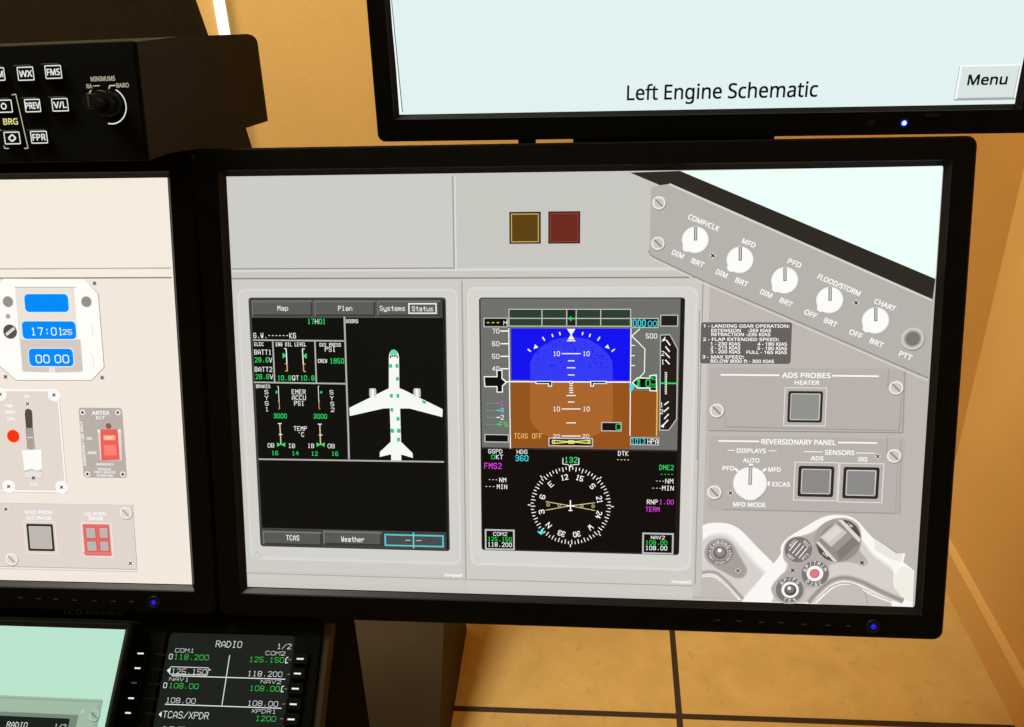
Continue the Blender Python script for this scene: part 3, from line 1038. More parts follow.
u.poly([(640, 232), (660, 235), (790, 330), (835, 328), (820, 380), (760, 370), (640, 300)], (236, 231, 222), 7)
u.line([(655, 232), (790, 322)], 4, (160, 153, 146), 9)
u.spoly([(22, 330), (35, 262), (80, 222), (150, 208), (225, 182), (300, 122), (380, 90), (460, 92), (525, 132), (548, 210), (538, 300), (562, 340), (592, 385), (560, 412), (480, 385), (340, 400), (328, 470), (280, 542), (175, 565), (165, 610), (120, 655), (60, 664), (-10, 650), (-50, 600), (-55, 550), (0, 480), (45, 440), (55, 400), (30, 370)], (181, 173, 167), 9, ((8, (194, 186, 180)),))
u.disc(122, 300, 90, (126, 118, 114), 10)
for k in range(4):
    a = k * 22 - 33
    u.line([(122 + a - 30, 300 + a * .75 + 32), (122 + a + 26, 300 + a * .75 - 36)], 6, WHITE, 12)
u.turned('ATC', 86, 256, 22, 56, 45, WHITE, 12, .15)
u.turned('MIC', 178, 262, 22, 50, -45, WHITE, 12, .15)
u.turned('HOT', 70, 350, 22, 50, -45, WHITE, 12, .15)
u.turned('PTT', 172, 348, 22, 52, 45, WHITE, 12, .15)
u.disc(236, 462, 90, (126, 118, 114), 11)
u.disc(234, 461, 55, (250, 248, 246), 12)
u.disc(232, 461, 32, (140, 90, 88), 13)
u.disc(232, 461, 28, (232, 120, 125), 14)
u.arc_text('AP/TRIM', 236, 462, 73, 92, 23, 24, WHITE, 12, False, .16)
u.arc_text('DISC', 236, 462, 73, 262, 24, 24, WHITE, 12, True, .16)
u.disc(62, 572, 90, (126, 118, 114), 11)
u.disc(66, 572, 57, (250, 248, 246), 12)
u.disc(67, 573, 40, (92, 85, 82), 13)
u.disc(64, 566, 27, (128, 120, 116), 13.5)
u.disc(60, 560, 12, WHITE, 14)
u.arc_text('AP/FD', 66, 572, 73, 92, 24, 24, WHITE, 12, False, .16)
u.arc_text('TCS', 66, 572, 73, 268, 26, 22, WHITE, 12, True, .16)
u.disc(390, 238, 152, (150, 141, 137), 10)
u.disc(390, 238, 150, (168, 160, 155), 11, 30, 40, 90, 250)
u.poly([(268, 215), (375, 120), (540, 250), (400, 376)], (150, 141, 136), 12)
u.poly([(268, 215), (375, 120), (452, 182), (345, 280)], (206, 199, 193), 13)
u.poly([(285, 215), (378, 134), (420, 168), (328, 250)], (222, 216, 210), 14)
u.poly([(345, 280), (452, 182), (490, 212), (382, 312)], (158, 149, 145), 13)
u.poly([(362, 300), (382, 312), (490, 212), (540, 250), (400, 376), (395, 340)], (132, 123, 120), 13)
u.poly([(388, 95), (420, 96), (545, 225), (535, 252)], (222, 216, 210), 14)
u.poly([(420, 96), (470, 104), (515, 140), (538, 185), (542, 222)], (84, 77, 75), 14)
u.poly([(238, 245), (262, 246), (385, 378), (360, 380)], (222, 216, 210), 14)
u.poly([(238, 252), (262, 320), (305, 362), (360, 380)], (84, 77, 75), 14)
u.turned('UP', 470, 135, 22, 36, -42, WHITE, 15, .15)
u.turned('DN', 305, 330, 22, 36, -42, WHITE, 15, .15)
u.cross(84, 440, 11, 11, (200, 192, 186))
u.cross(553, 388, 12, 11, (205, 198, 192))
u.build('control_wheel_picture', scr)

# ================================================================== left monitor
m_left, scr = monitor('computer_monitor', P_LEFT, -W / 2, -H / 2, W / 2, H / 2, .0195, .0195, .0222, .0235,
                      'black monitor cut off at the left edge showing a blue digital clock and switches', 'simulator monitors', E((247, 238, 222), 1, True))
power_button(m_left, P_LEFT, 154.3, 602, .005)
menu_buttons(m_left, P_LEFT, [(21, 597.5), (39, 598.5), (56, 599), (75, 600), (95, 600.5), (114, 601), (132, 601.5)], .005)
u = UI(P_LEFT, .0052)
u.sans('LCD monitor', (64, 611.5), (125, 613.5), 4.5, M_FAINT, 0)
u.build('maker_text', m_left)
u = UI(P_LEFT)
xe = W / 2 - .0005
u._f([(-xe, u.L(170, 269)[1]), (xe, u.L(170, 269)[1]), (xe, H / 2 - .0005), (-xe, H / 2 - .0005)], (245, 236, 222), 1)
u.line([(-440, 270), (171, 269)], 1.2, (190, 180, 165), 2, True)
u.line([(-440, 279), (172, 278.5)], 1.4, (150, 140, 130), 2, True)
u._f([(-xe, -H / 2 + .0005), (xe, -H / 2 + .0005), (xe, u.L(172, 279)[1]), (-xe, u.L(172, 279)[1])], (243, 232, 220), 1)
u.build('panel_background', scr)
# clock
u = UI(P_LEFT).zoom(0, 260, 4.848)
CW = (254, 253, 248)
u.poly([(-20, 130), (20, 92), (412, 96), (480, 165), (508, 520), (448, 585), (80, 585), (2, 520), (-12, 140)], (176, 166, 156), 2)
u.poly([(-20, 128), (20, 90), (410, 94), (476, 165), (504, 518), (446, 581), (80, 581), (2, 515), (-12, 140)], CW, 3)
u.rect(74, 132, 392, 545, (236, 228, 216), 4, 10)
u.poly([(100, 385), (392, 385), (405, 540), (272, 546), (268, 520), (240, 520), (238, 545), (112, 538)], (214, 202, 192), 5)
u.line([(74, 132), (370, 132)], 3, (170, 160, 150), 6)
CB = (0, 140, 250)
for x0, y0, x1, y1 in ((119, 165, 338, 252), (107, 297, 374, 383), (140, 429, 361, 515)):
    u.rect(x0 - 4, y0 - 4, x1 + 4, y1 + 4, (225, 244, 252), 6, 22)
    u.rect(x0, y0, x1, y1, CB, 7, 20)
DC = (235, 252, 255)
u.mono('17:0', 152, 274, 346, 40, DC, 8, .13)
u.mono('1', 286, 304, 346, 40, DC, 8, .13)
u.mono('25', 306, 350, 349, 27, DC, 8, .15)
u.mono('00', 176, 240, 479, 42, DC, 8, .14)
u.mono('00', 268, 334, 479, 42, DC, 8, .14)
u.disc(41, 202, 28, (235, 232, 226), 5)
u.disc(41, 202, 25, (150, 145, 140), 6)
u.disc(421, 202, 28, (235, 232, 226), 5)
u.disc(421, 202, 25, (150, 145, 140), 6)
u.disc(41, 273, 12, (178, 172, 166), 5)
u.disc(51, 347, 34, (88, 80, 74), 5)
u.line([(32, 362), (72, 330)], 14, (225, 220, 212), 6)
for x, y in ((460, 113), (497, 570), (29, 566)):
    u.cross(x, y, 7, 4, (225, 216, 204))
u.line([(440, 318), (452, 340), (450, 365)], 2, (205, 198, 190), 4)
u.line([(445, 455), (458, 490), (452, 520)], 2, (205, 198, 190), 4)
u.build('digital_clock', scr)
# brake lever panel
u = UI(P_LEFT).zoom(0, 385, 6.32)
u.rect(-60, 25, 428, 684, (200, 188, 180), 2)
u.rect(-60, 22, 424, 680, (252, 250, 246), 3)
u.rect(-60, 38, 414, 668, (230, 217, 207), 4)
for x, y in ((5, 58), (344, 62), (58, 640), (392, 645)):
    u.disc(x, y, 40, (252, 250, 246), 5)
    u.cross(x, y, 9, 6, None)
u.cross(178, 118, 9, 6, (246, 240, 232))
u.rect(160, 148, 218, 410, (168, 158, 150), 6, 24)
u.poly([(160, 180), (165, 158), (183, 148), (203, 158), (208, 180), (211, 270), (168, 270)], (84, 76, 68), 7)
u.line([(176, 330), (220, 330)], 6, (235, 228, 220), 8)
u.line([(168, 270), (180, 410)], 4, (95, 86, 80), 8)
u.line([(210, 270), (224, 410)], 4, (95, 86, 80), 8)
u.disc(87, 322, 46, (248, 205, 185), 5)
u.disc(87, 322, 39, (250, 52, 12), 6)
u.poly([(142, 410), (268, 408), (272, 590), (164, 588), (158, 535)], (205, 196, 188), 8)
u.poly([(142, 410), (266, 406), (270, 530), (240, 540), (205, 528), (158, 540), (152, 480)], WHITE, 9)
u.poly([(160, 552), (205, 538), (268, 548), (270, 584), (162, 584)], (236, 228, 220), 9)
u.cross(217, 585, 9, 10, None)
for x0, x1, y, t in ((152, 190, 72, 'OFF'), (38, 84, 130, 'PARK'), (38, 100, 170, 'BRAKE'), (48, 92, 212, 'ON'), (194, 246, 624, 'PULL')):
    u.sans(t, (x0, y), (x1, y), 20, WHITE, 6, True)
u.build('lever_panel', scr)
# beacon switch panel
u = UI(P_LEFT).zoom(70, 400, 8.557)
u.rect(73, 65, 490, 668, (186, 176, 168), 2, 26)
for x, y in ((110, 105), (412, 106), (152, 632), (454, 634)):
    u.disc(x, y, 24, (238, 230, 222), 4)
    u.disc(x, y, 11, (50, 44, 40), 5)
u.sans('ARTEX', (190, 110), (340, 110), 34, WHITE, 5, True)
u.sans('ELT', (226, 150), (300, 152), 26, WHITE, 5, True)
u.sans('EMERGENCY USE ONLY', (132, 560), (98, 180), 22, WHITE, 5, True, True)
u.sans('ON', (145, 328), (190, 328), 24, WHITE, 5, True)
u.sans('ARM', (152, 450), (228, 450), 24, WHITE, 5, True)
u.sans('EMERGENCY', (225, 549), (375, 549), 18, WHITE, 5, True)
u.sans('TESTING ELT', (238, 592), (358, 592), 18, WHITE, 5, True)
u.sans('FIRST 5 MINUTES', (212, 617), (392, 617), 18, WHITE, 5, True)
u.sans('OF EVERY HOUR', (232, 645), (372, 645), 18, WHITE, 5, True)
u.disc(333, 222, 25, (150, 92, 90), 5)
u.poly([(240, 262), (440, 262), (446, 516), (262, 516)], (228, 216, 210), 4)
u.poly([(236, 250), (262, 255), (258, 275), (242, 275)], WHITE, 5)
u.poly([(410, 250), (436, 252), (434, 275), (416, 275)], WHITE, 5)
u.poly([(262, 252), (412, 248), (430, 510), (272, 516)], (240, 96, 92), 6)
u.poly([(290, 300), (392, 300), (394, 342), (292, 342)], (250, 176, 140), 7)
u.poly([(292, 385), (398, 380), (402, 470), (300, 474)], (252, 132, 122), 7)
u.sans('RESET', (298, 322), (384, 322), 22, (245, 225, 190), 8, True)
u.build('beacon_switch_panel', scr)
# gear warning panel
u = UI(P_LEFT).zoom(0, 500, 7.314)
u.rect(-40, 22, 1005, 512, (226, 213, 205), 2)
u.line([(-20, 485), (1000, 505)], 4, (178, 165, 158), 3, True)
u.line([(-20, 505), (1010, 520)], 4, (196, 184, 176), 3, True)
u.line([(978, 40), (1000, 505)], 4, (178, 165, 158), 3, True)
u.line([(-20, 28), (985, 30)], 3, (205, 193, 185), 3, True)
u.bolt(922, 93, 44, 4, (246, 240, 234), (226, 218, 210), (176, 166, 160))
u.bolt(88, 432, 44, 4, (246, 240, 234), (226, 218, 210), (176, 166, 160))
u.cross(46, 66, 11, 4, (246, 240, 232))
u.cross(956, 462, 11, 4, (246, 240, 232))
u.sans('GND PROX', (182, 88), (385, 88), 26, WHITE, 4, True)
u.sans('G/S INHIB', (194, 130), (374, 130), 26, WHITE, 4, True)
u.sans('LG WRN', (620, 100), (778, 100), 26, WHITE, 4, True)
u.sans('INHIB', (648, 133), (755, 133), 26, WHITE, 4, True)
lit_square(u, 194, 172, 404, 374, 20, 4, (192, 183, 176), (244, 238, 232), 20)
u.frame(592, 164, 834, 418, 5, (246, 240, 234), 4)
u.rect(606, 174, 818, 408, (238, 108, 104), 5, 8)
for x0, y0, x1, y1 in ((630, 200, 704, 276), (728, 200, 794, 276), (638, 300, 712, 370), (734, 300, 800, 370)):
    u.rect(x0 - 6, y0 - 5, x1 + 6, y1 + 5, (190, 84, 78), 6)
    u.rect(x0, y0, x1, y1, (192, 180, 174), 7)
u.line([(614, 388), (824, 388)], 14, (240, 122, 116), 6, True)
u.build('warning_switch_panel', scr)

# ================================================================== upper monitor
m_top, scr = monitor('computer_monitor', P_TOP, -WT / 2, 0, WT / 2, HT, .021, .02, .021, .0235,
                     'black monitor at the top showing a blank pale page titled Left Engine Schematic', 'simulator monitors', E((226, 242, 242), 1, True))
u = UI(P_TOP)
u.sans('Left Engine Schematic', (627, 93.5), (818, 88.5), 15.0, (16, 18, 20), 2, .5)
u.build('page_title', scr)
u = UI(P_TOP)
u.line([(391.5, 0), (402.5, 112)], 1.0, (90, 100, 98), 1)
u.line([(390.5, 0), (401, 113)], 1.6, (252, 255, 255), 1)
u.build('page_border', scr)
u = UI(P_TOP).zoom(690, 0, 3.066)
u.rect(826, 203, 998, 305, (150, 158, 156), 2)
u.rect(828, 200, 997, 301, (250, 254, 252), 3)
u.rect(834, 205, 992, 301, (176, 182, 178), 4)
u.rect(834, 205, 990, 297, (217, 229, 225), 5)
u.sans('Menu', (851, 245), (973, 243), 32, (18, 20, 20), 6, True)
u.build('menu_tile', scr)
x, y = P_TOP.loc(904, 123, .005)
m = MB()
m.face(circ(x, y, .0036, 20, .0053), E((14, 20, 120), 1.0))
m.face(circ(x, y, .0022, 20, .0056), E((90, 130, 255), 2.5))
m.face(circ(x, y, .0014, 20, .0058), E((235, 245, 255), 2.0))
m.build('power_light', m_top)
x, y = P_TOP.loc(932, 115, .005)
m = MB()
m.loops([rr(x - .006, y - .0014, x + .006, y + .0014, .001, 3, .0045), rr(x - .006, y - .0014, x + .006, y + .0014, .001, 3, .0056)], M_LIP, False, True)
m.build('menu_button', m_top)
x, y = P_TOP.loc(871, 123, .005)
m = MB()
m.loops([circ(x, y, .003, 16, .0045), circ(x, y, .003, 16, .0054)], M_LIP, False, True)
m.build('sensor_window', m_top)

# ================================================================== sloping console with its two panels
P_RAD = Plane((-.31136, .42, .68944), 52.99256, 2.05019, -2.74936)
d = ray(125.5, 629.6)
_p = P_RAD
k_ = 1.045 * (.40 / d.y)
P_LOW = Plane(CAM + d * k_, 53.56244, 2.16454, -3.18831)

low_w, low_h = .34, .212
m_low, scr = monitor('computer_monitor', P_LOW, -low_w, -low_h, 0, 0, .008, .007, .0075, .01,
                     'small low monitor in the bottom left corner lit pale green and lying on the slope', 'simulator monitors', E((186, 229, 205), 1, True), .004, .024, .0035)
u = UI(P_LOW).zoom(0, 610, 6.214)
for x, y, col, L, r in ((640, 556, (160, 186, 163), 2, 0), (490, 652, (118, 136, 120), 4, .0008), (438, 675, (20, 30, 24), 5, .0015)):
    c, dd = u.L(x, y)
    u._f([(a, b) for a, b, _ in rr(-low_w + .001, -low_h + .001, c, dd, max(r, 1e-5), 4)], col, L)
a_, b_ = u.L(-800, 528)
c, dd = u.L(640, 576)
u._f([(-low_w + .001, dd), (c, dd), (c, dd + .0012), (-low_w + .001, dd + .0012)], (146, 170, 150), 3)
u._f([(c - .004, -low_h + .001), (c, -low_h + .001), (c, dd), (c - .004, dd)], (150, 176, 154), 3)
u.mono('RADIO', 46, 172, 713, 34, (225, 235, 225), 7)
u.mono('1/2', 342, 412, 722, 26, (225, 235, 225), 7)
u.bolt(588, 655, 34, 5, (176, 202, 180), (158, 182, 160), (112, 132, 114))
u.disc(516, 631, 14, (176, 202, 180), 5)
u.build('radio_picture', scr)

# radio unit
rad = root('radio_unit', P_RAD.M, 'black radio tuning unit with a green and white frequency display beside the small low monitor', 'radio')
u = UI(P_RAD)
ax0, ay1 = P_RAD.loc(139, 620)
ax1, _ = P_RAD.loc(323, 640)
ax2, _ = P_RAD.loc(329.5, 640)
Y0 = -.14
Y1 = P_RAD.loc(230, 617)[1]
sx0, sy1 = P_RAD.loc(172, 636)
sx1, _ = P_RAD.loc(293, 640)
m = MB()
n = 5
oz = lambda z, i: rr(ax0 + i, Y0 + i, ax1 - i, Y1 - i, .004, n, z)
iz = lambda z, i: rr(sx0 - .003 + i, Y0 + .02 + i, sx1 + .003 - i, sy1 + .004 - i, .003, n, z)
m.loops([oz(-.010, 0), oz(.003, 0), oz(.004, .001), iz(.004, 0), iz(.0, .0015)], M_BLACK_MATTE, True, False)
m.build('faceplate', rad)
m = MB()
m.loops([[(ax1, Y0, -.012), (ax2, Y0, -.012), (ax2, Y1 - .003, -.012), (ax1, Y1 - .003, -.012)], [(ax1, Y0, .0005), (ax2, Y0, .0005), (ax2, Y1 - .003, .0005), (ax1, Y1 - .003, .0005)]], M_EDGE)
m.build('edge_rail', rad)
s = MB()
s.face([(sx0 - .002, Y0 + .0215, .0005), (sx1 + .002, Y0 + .0215, .0005), (sx1 + .002, sy1 + .003, .0005), (sx0 - .002, sy1 + .003, .0005)], E((25, 30, 26)))
rs = s.build('display', rad)
u = UI(P_RAD, .0006).zoom(120, 600, 4.655)
RW, RG = (225, 230, 225), (50, 205, 75)
u.mono('RADIO', 447, 566, 206, 32, RW, 2, .1)
u.mono('1/2', 732, 796, 216, 26, RW, 2, .1)
for t, x0, x1, y, h, c in (('COM1', 257, 345, 235, 20, RW), ('118.200', 252, 412, 266, 26, RG), ('COM2', 678, 768, 248, 20, RW), ('125.150', 602, 762, 278, 26, RG),
                           ('125.150', 240, 402, 333, 26, RW), ('118.200', 594, 754, 344, 26, RW), ('NAV1', 230, 320, 369, 19, RW), ('108.00', 228, 364, 400, 26, RG),
                           ('NAV2', 656, 748, 381, 19, RW), ('108.00', 604, 742, 412, 26, RG), ('108.00', 214, 350, 468, 26, RW), ('108.00', 594, 734, 482, 26, RW),
                           ('TCAS/XPDR', 200, 412, 536, 34, RW), ('XPDR1', 612, 726, 518, 20, RW), ('1200', 632, 724, 552, 26, RG), ('ADF', 190, 300, 604, 30, RW)):
    u.mono(t, x0, x1, y, h, c, 2, .1)
u.line([(210, 484), (752, 505)], 4, RW, 2, True)
u.line([(240, 353), (770, 368)], 4, RW, 2, True)
u.line([(513, 257), (473, 490)], 4, RW, 2, True)
u.frame(236, 309, 408, 352, 3, RW, 2, 4)
u.poly([(218, 328), (234, 315), (231, 342)], RW, 2)
u.poly([(180, 532), (196, 518), (192, 546)], RW, 2)
for x, y in ((237, 264), (211, 398)):
    u.frame(x - 6, y - 14, x + 6, y + 12, 3, RW, 2, 5)
for x, y in ((776, 280), (756, 414)):
    u.line([(x + 8, y - 14), (x - 2, y - 10), (x - 6, y + 14), (x + 6, y + 12)], 4, RW, 2)
u.mono('*', 410, 428, 330, 22, RW, 2, .12)
for x, y in ((790, 278), (785, 346), (770, 414), (762, 484), (752, 553)):
    u.line([(x - 6, y), (x + 8, y)], 3, (130, 130, 120), 2)
u.build('frequency_text', rs)


def line_key(px, py, dim):
    x, y = P_RAD.loc(px, py, .004)
    m = MB()
    w, h = .0062, .0042
    m.loops([rr(x - w, y - h, x + w, y + h, .001, 3, .0035), rr(x - w, y - h, x + w, y + h, .001, 3, .0075), rr(x - w + .0006, y - h + .0006, x + w - .0006, y + h - .0006, .0008, 3, .008)], M_BLACK, False, True)
    c = E((70, 68, 62)) if dim else E((240, 240, 232))
    m.loops([[(x + a, y + b, z) for a, b in ((-.0028, -.0006), (.0028, -.0006), (.0028, .0006), (-.0028, .0006))] for z in (.008, .0082)], c, False, True)
    m.build('line_key', rad)


for x, y, dim in ((107, 250, 0), (92, 318, 0), (75, 386, 1), (62, 457, 0), (47, 525, 0), (30, 598, 0), (847, 275, 0), (834, 343, 0), (824, 413, 0), (815, 485, 0), (805, 555, 0), (795, 626, 0)):
    line_key(120 + x / 4.655, 600 + y / 4.655, dim)
u = UI(P_RAD, .0041).zoom(120, 600, 4.655)
for x0, y0, x1, y1 in ((158, 250, 214, 257), (145, 320, 202, 325), (133, 388, 190, 393), (118, 457, 172, 461), (105, 525, 162, 529)):
    u.line([(x0, y0), (x1, y1)], 2.5, M_EDGE, 1)
u.build('leader_lines', rad)

# console under them
m = MB()
prof = [(.30, 0), (.30, .572), (.43, .669), (.462, .69), (.485, .69), (.528, .613), (.498, .488), (.41, 0)]
m.loops([[(x, y, z) for y, z in prof] for x in (-.86, -.25)], M_BLACK_MATTE)
o = m.build('control_console')
tag(o, 'black console with a sloping top under the radio unit and the small low monitor', 'console')

# ================================================================== guidance panel on top left
P_GP = Plane(CAM + Vector((-.35526, .535, -.09166)), 18.10084, -1.83583, -2.186)
gp = root('guidance_panel', P_GP.M, 'black control panel with lit buttons and a knob in a brown housing', 'control panel')
gl, gr, gb, gt = -.16, .0523, -.0405, .0360
m = MB()
m.loops([rr(gl, gb, gr, gt, .0015, 3, -.006), rr(gl, gb, gr, gt, .0015, 3, .001), rr(gl + .0008, gb + .0008, gr - .0008, gt - .0008, .001, 3, .0018)], M_BLACK_MATTE, True, True)
m.build('faceplate', gp)
# housing: profile down the right side, carried to the left
fr = P_GP.o + P_GP.X * gr
side = [fr + P_GP.U * gt + P_GP.N * (-.002), ]
for a in ((180, 36.5, .60), (246, 34, .70)):
    side.append(pix(*a))
for i in range(5):
    t = math.radians(80 - 80 * i / 4)
    side.append(pix(247 + 11 * math.cos(t), 45 - 11 * math.sin(t), .705 + .015 * i / 4))
side += [pix(268, 121, .72), pix(246, 128, .695), pix(252.5, 149, .69), pix(262, 185, .69), pix(215, 185, .685), pix(205, 148, .655), pix(170, 153, .58), fr + P_GP.U * gb + P_GP.N * (-.002)]
pn = (side[0] - side[-1]).cross(pix(268, 121, .72) - side[-1]).normalized()
side = [p if k in (0, len(side) - 1) else CAM + (p - CAM) * ((side[0] - CAM).dot(pn) / (p - CAM).dot(pn)) for k, p in enumerate(side)]
shift = P_GP.X * (gl - gr)
m = MB()
inset = [p + P_GP.X * .0 for p in side]
m.loops([[p + shift for p in side], inset], M_BROWN)
m.build('housing', gp, world=True)
LEG = (225, 230, 225)


def push_button(t, x0, y0, x1, y1, sym=False):
    pl = P_GP
    u = UI(pl, .0018).zoom(0, 0, 3.793)
    a, b, c, d = u.box(x0, y0, x1, y1)
    mm = MB()
    mm.loops([rr(a - .0008, b - .0008, c + .0008, d + .0008, .0012, 3, .001), rr(a - .0008, b - .0008, c + .0008, d + .0008, .0012, 3, .0045), rr(a - .0002, b - .0002, c + .0002, d + .0002, .001, 3, .005)], M_BLACK, False, True)
    pb = mm.build('push_button', gp)
    u = UI(pl, .0052).zoom(0, 0, 3.793)
    u.frame(x0, y0, x1, y1, 4, LEG, 0, 4)
    cx, cy = (x0 + x1) / 2, (y0 + y1) / 2
    if t == 'O':
        u.disc(cx, cy, 12, LEG, 0, 5)
    elif t == '<>':
        u.line([(cx - 14, cy), (cx, cy - 13), (cx + 14, cy), (cx, cy + 13), (cx - 14, cy)], 6, LEG, 0)
    else:
        w = (x1 - x0) * (.72 if len(t) < 4 else .8)
        u.sans(t, (cx - w / 2, cy), (cx + w / 2, cy), 25, LEG, 0, True)
    u.build('legend', pb)


for t, x0, y0, x1, y1 in (('TFM', -52, 257, 22, 306), ('WX', 62, 254, 132, 305), ('FMS', 167, 248, 237, 298), ('O', -22, 379, 50, 427), ('PREV', 90, 376, 157, 425), ('V/L', 193, 373, 262, 422),
                          ('<>', 12, 500, 80, 547), ('FPR', 113, 497, 183, 544)):
    push_button(t, x0, y0, x1, y1)
u = UI(P_GP, .002).zoom(0, 0, 3.793)
u.sans('BRG', (12, 461), (68, 461), 24, (220, 215, 140), 1, True)
u.line([(45, 360), (60, 357), (107, 562), (92, 563)], 3.5, (190, 190, 160), 1)
u.line([(0, 490), (18, 563), (34, 563)], 3.5, (190, 190, 160), 1)
u.build('bearing_bracket', gp)
u = UI(P_GP, .002).zoom(0, 0, 3.793)
u.sans('MINIMUMS', (344, 299), (437, 298), 18, (170, 168, 140), 1, True)
u.sans('RA', (328, 327), (350, 327), 17, (170, 168, 140), 1, True)
u.sans('BARO', (441, 324), (489, 323), 17, (170, 168, 140), 1, True)
u.line([(353, 326), (378, 325)], 3, (200, 200, 180), 1)
u.line([(414, 337), (416, 325), (438, 324)], 4, (210, 210, 190), 1)
u.line([(340, 352), (346, 343)], 4, (210, 210, 190), 1)
u.disc(418, 402, 66, (228, 230, 222), 1, 4.5, 40, -105, 62)
u.build('knob_scale', gp)
# dual knob
kx, ky = UI(P_GP, .002).zoom(0, 0, 3.793).L(424, 396)


def ridged(cx, cy, r, z, n=48, amp=.03):
    return [(cx + r * (1 + amp * (i % 2)) * math.cos(2 * math.pi * i / n), cy + r * (1 + amp * (i % 2)) * math.sin(2 * math.pi * i / n), z) for i in range(n)]


m = MB()
m.loops([ridged(kx, ky, .0082, .002), ridged(kx, ky, .0080, .013), ridged(kx, ky, .0074, .0145)], M_KNOB, False, True, True)
kn = m.build('rotary_knob', gp)
m = MB()
m.loops([ridged(kx, ky, .0052, .0145), ridged(kx, ky, .0050, .025), ridged(kx, ky, .0043, .0265)], M_KNOB, False, True, True)
m.build('inner_knob', kn)
u = UI(P_GP, .0266)
u.mb.face([(kx - .0007, ky - .0038, .0267), (kx + .0007, ky - .0038, .0267), (kx + .0007, ky + .0038, .0267), (kx - .0007, ky + .0038, .0267)], M_METAL)
u.build('pointer_mark', kn)

# ================================================================== hood behind it
m = MB()
y0, y1 = .885, .90
b0, b1 = pix_ax(209, 37, 1, y1), pix_ax(196, 0, 1, y1)
sl = (b1.x - b0.x) / (b1.z - b0.z)
xr = lambda z: b0.x + sl * (z - b0.z)
m.loops([[(-1.15, y, 0), (-.90, y, 0), (-.88, y, .84), (xr(.95) - .01, y, .87), (xr(.95), y, .95), (xr(1.45), y, 1.45), (xr(1.5) - .04, y, 1.5), (-1.15, y, 1.5)] for y in (y0, y1)], M_BROWN)
o = m.build('instrument_hood')
tag(o, 'dark brown instrument hood in the top left corner behind the guidance panel', 'hood')

# ================================================================== stand carrying the monitors (behind them)
st = root('monitor_stand', Matrix.Translation((-.54, .73, 0)), 'black monitor stand mostly hidden behind the screens with a broad neck under the upper monitor', 'stand')
m = MB()
m.box(-.58, .70, 0.02, -.50, .76, .90, M_BLACK_MATTE)
m.build('column', st, world=True)
m = MB()
m.loops([rr(-.70, .64, -.445, .84, .02, 4, 0.0), rr(-.70, .64, -.445, .84, .02, 4, .02)], M_BLACK_MATTE)
m.build('foot', st, world=True)
m = MB()
m.box(-.70, .69, .85, .19, .72, .90, M_BLACK_MATTE)
m.build('crossbar', st, world=True)
for P, w in ((P_MAIN, .07), (P_LEFT, .07)):
    m = MB()
    c = P.o - P.N * .045
    q = [c + P.X * a * w + P.U * b * w for a, b in ((-1, -1), (1, -1), (1, 1), (-1, 1))]
    e = [Vector((c.x + a * w * .6, .69, .875 + b * .02)) for a, b in ((-1, -1), (1, -1), (1, 1), (-1, 1))]
    m.loops([q, e], M_BLACK_MATTE)
    m.build('mount_bracket', st, world=True)
m = MB()
for k, z in enumerate((0,)):
    m.loops([[(x, y, .85) for x, y in ((.011, .725), (.165, .725), (.165, .765), (.011, .765))],
             [(x, y, .93) for x, y in ((.011, .755), (.165, .755), (.165, .785), (.011, .785))],
             [(x, y, 1.08) for x, y in ((.011, .788), (.165, .785), (.165, .805), (.011, .808))]], M_BLACK_MATTE)
m.build('neck', st, world=True)
m = MB()
a0, a1 = pix(573, 139, .80), pix(607, 140, .80)
m.loops([[(a0.x, a0.y + d, .93), (a1.x + .01, a1.y + d, .93), (a1.x + .01, a1.y + d, a1.z + .0005), (a0.x, a0.y + d, a0.z + .009)] for d in (0, .01)], M_BOARD)
m.box(a0.x, a0.y + .004, .87, a0.x + .06, a0.y + .01, .935, M_BLACK_MATTE)
m.build('neck_flange', st, world=True)
m = MB()
b0, b1 = pix(518, 140, .79), pix(535, 140, .79)
m.loops([[(b0.x, b0.y + d, b0.z - .06), (b1.x, b1.y + d, b1.z - .06), (b1.x, b1.y + d, b1.z), (b1.x + .004, b1.y + d, b1.z + .02), (b0.x - .004, b0.y + d, b0.z + .02), (b0.x, b0.y + d, b0.z)] for d in (0, .012)], M_BLACK_MATTE)
m.box(b0.x, b0.y + .002, .87, b0.x + .01, b0.y + .012, b0.z - .05, M_BLACK_MATTE)
m.build('cable_clip', st, world=True)

# ================================================================== footboard
m = MB()
prof = [(.688, 0), (1.02, .2555), (1.05, .2555), (1.05, 0)]
m.loops([[(x, y, z) for y, z in prof] for x in (-.44, -.2806)], M_BOARD)
o = m.build('footboard')
tag(o, 'brown sloping footboard on the floor below the central monitor, left of the floor tiles', 'footboard')

# ================================================================== room
XL, XR, YF, YB, ZC = -2.6, .634, -2.4, 1.237, 2.6


def wall_mat():
    return noise_mat('yellow_wall_paint', (0.61, 0.37, 0.10), (0.64, 0.39, 0.108), 6, 0.75, 0.25, 0.12, bscale=260)


M_WALL = wall_mat()


def shell(name, pts, mat, label, flat=.05, n=None):
    m = MB()
    v = [Vector(p) for p in pts]
    nn = (v[1] - v[0]).cross(v[3] - v[0]).normalized()
    m.loops([[p - nn * flat for p in v], v], mat)
    o = m.build(name)
    o['kind'] = 'structure'
    tag(o, label, 'wall' if 'wall' in name else name)
    return o


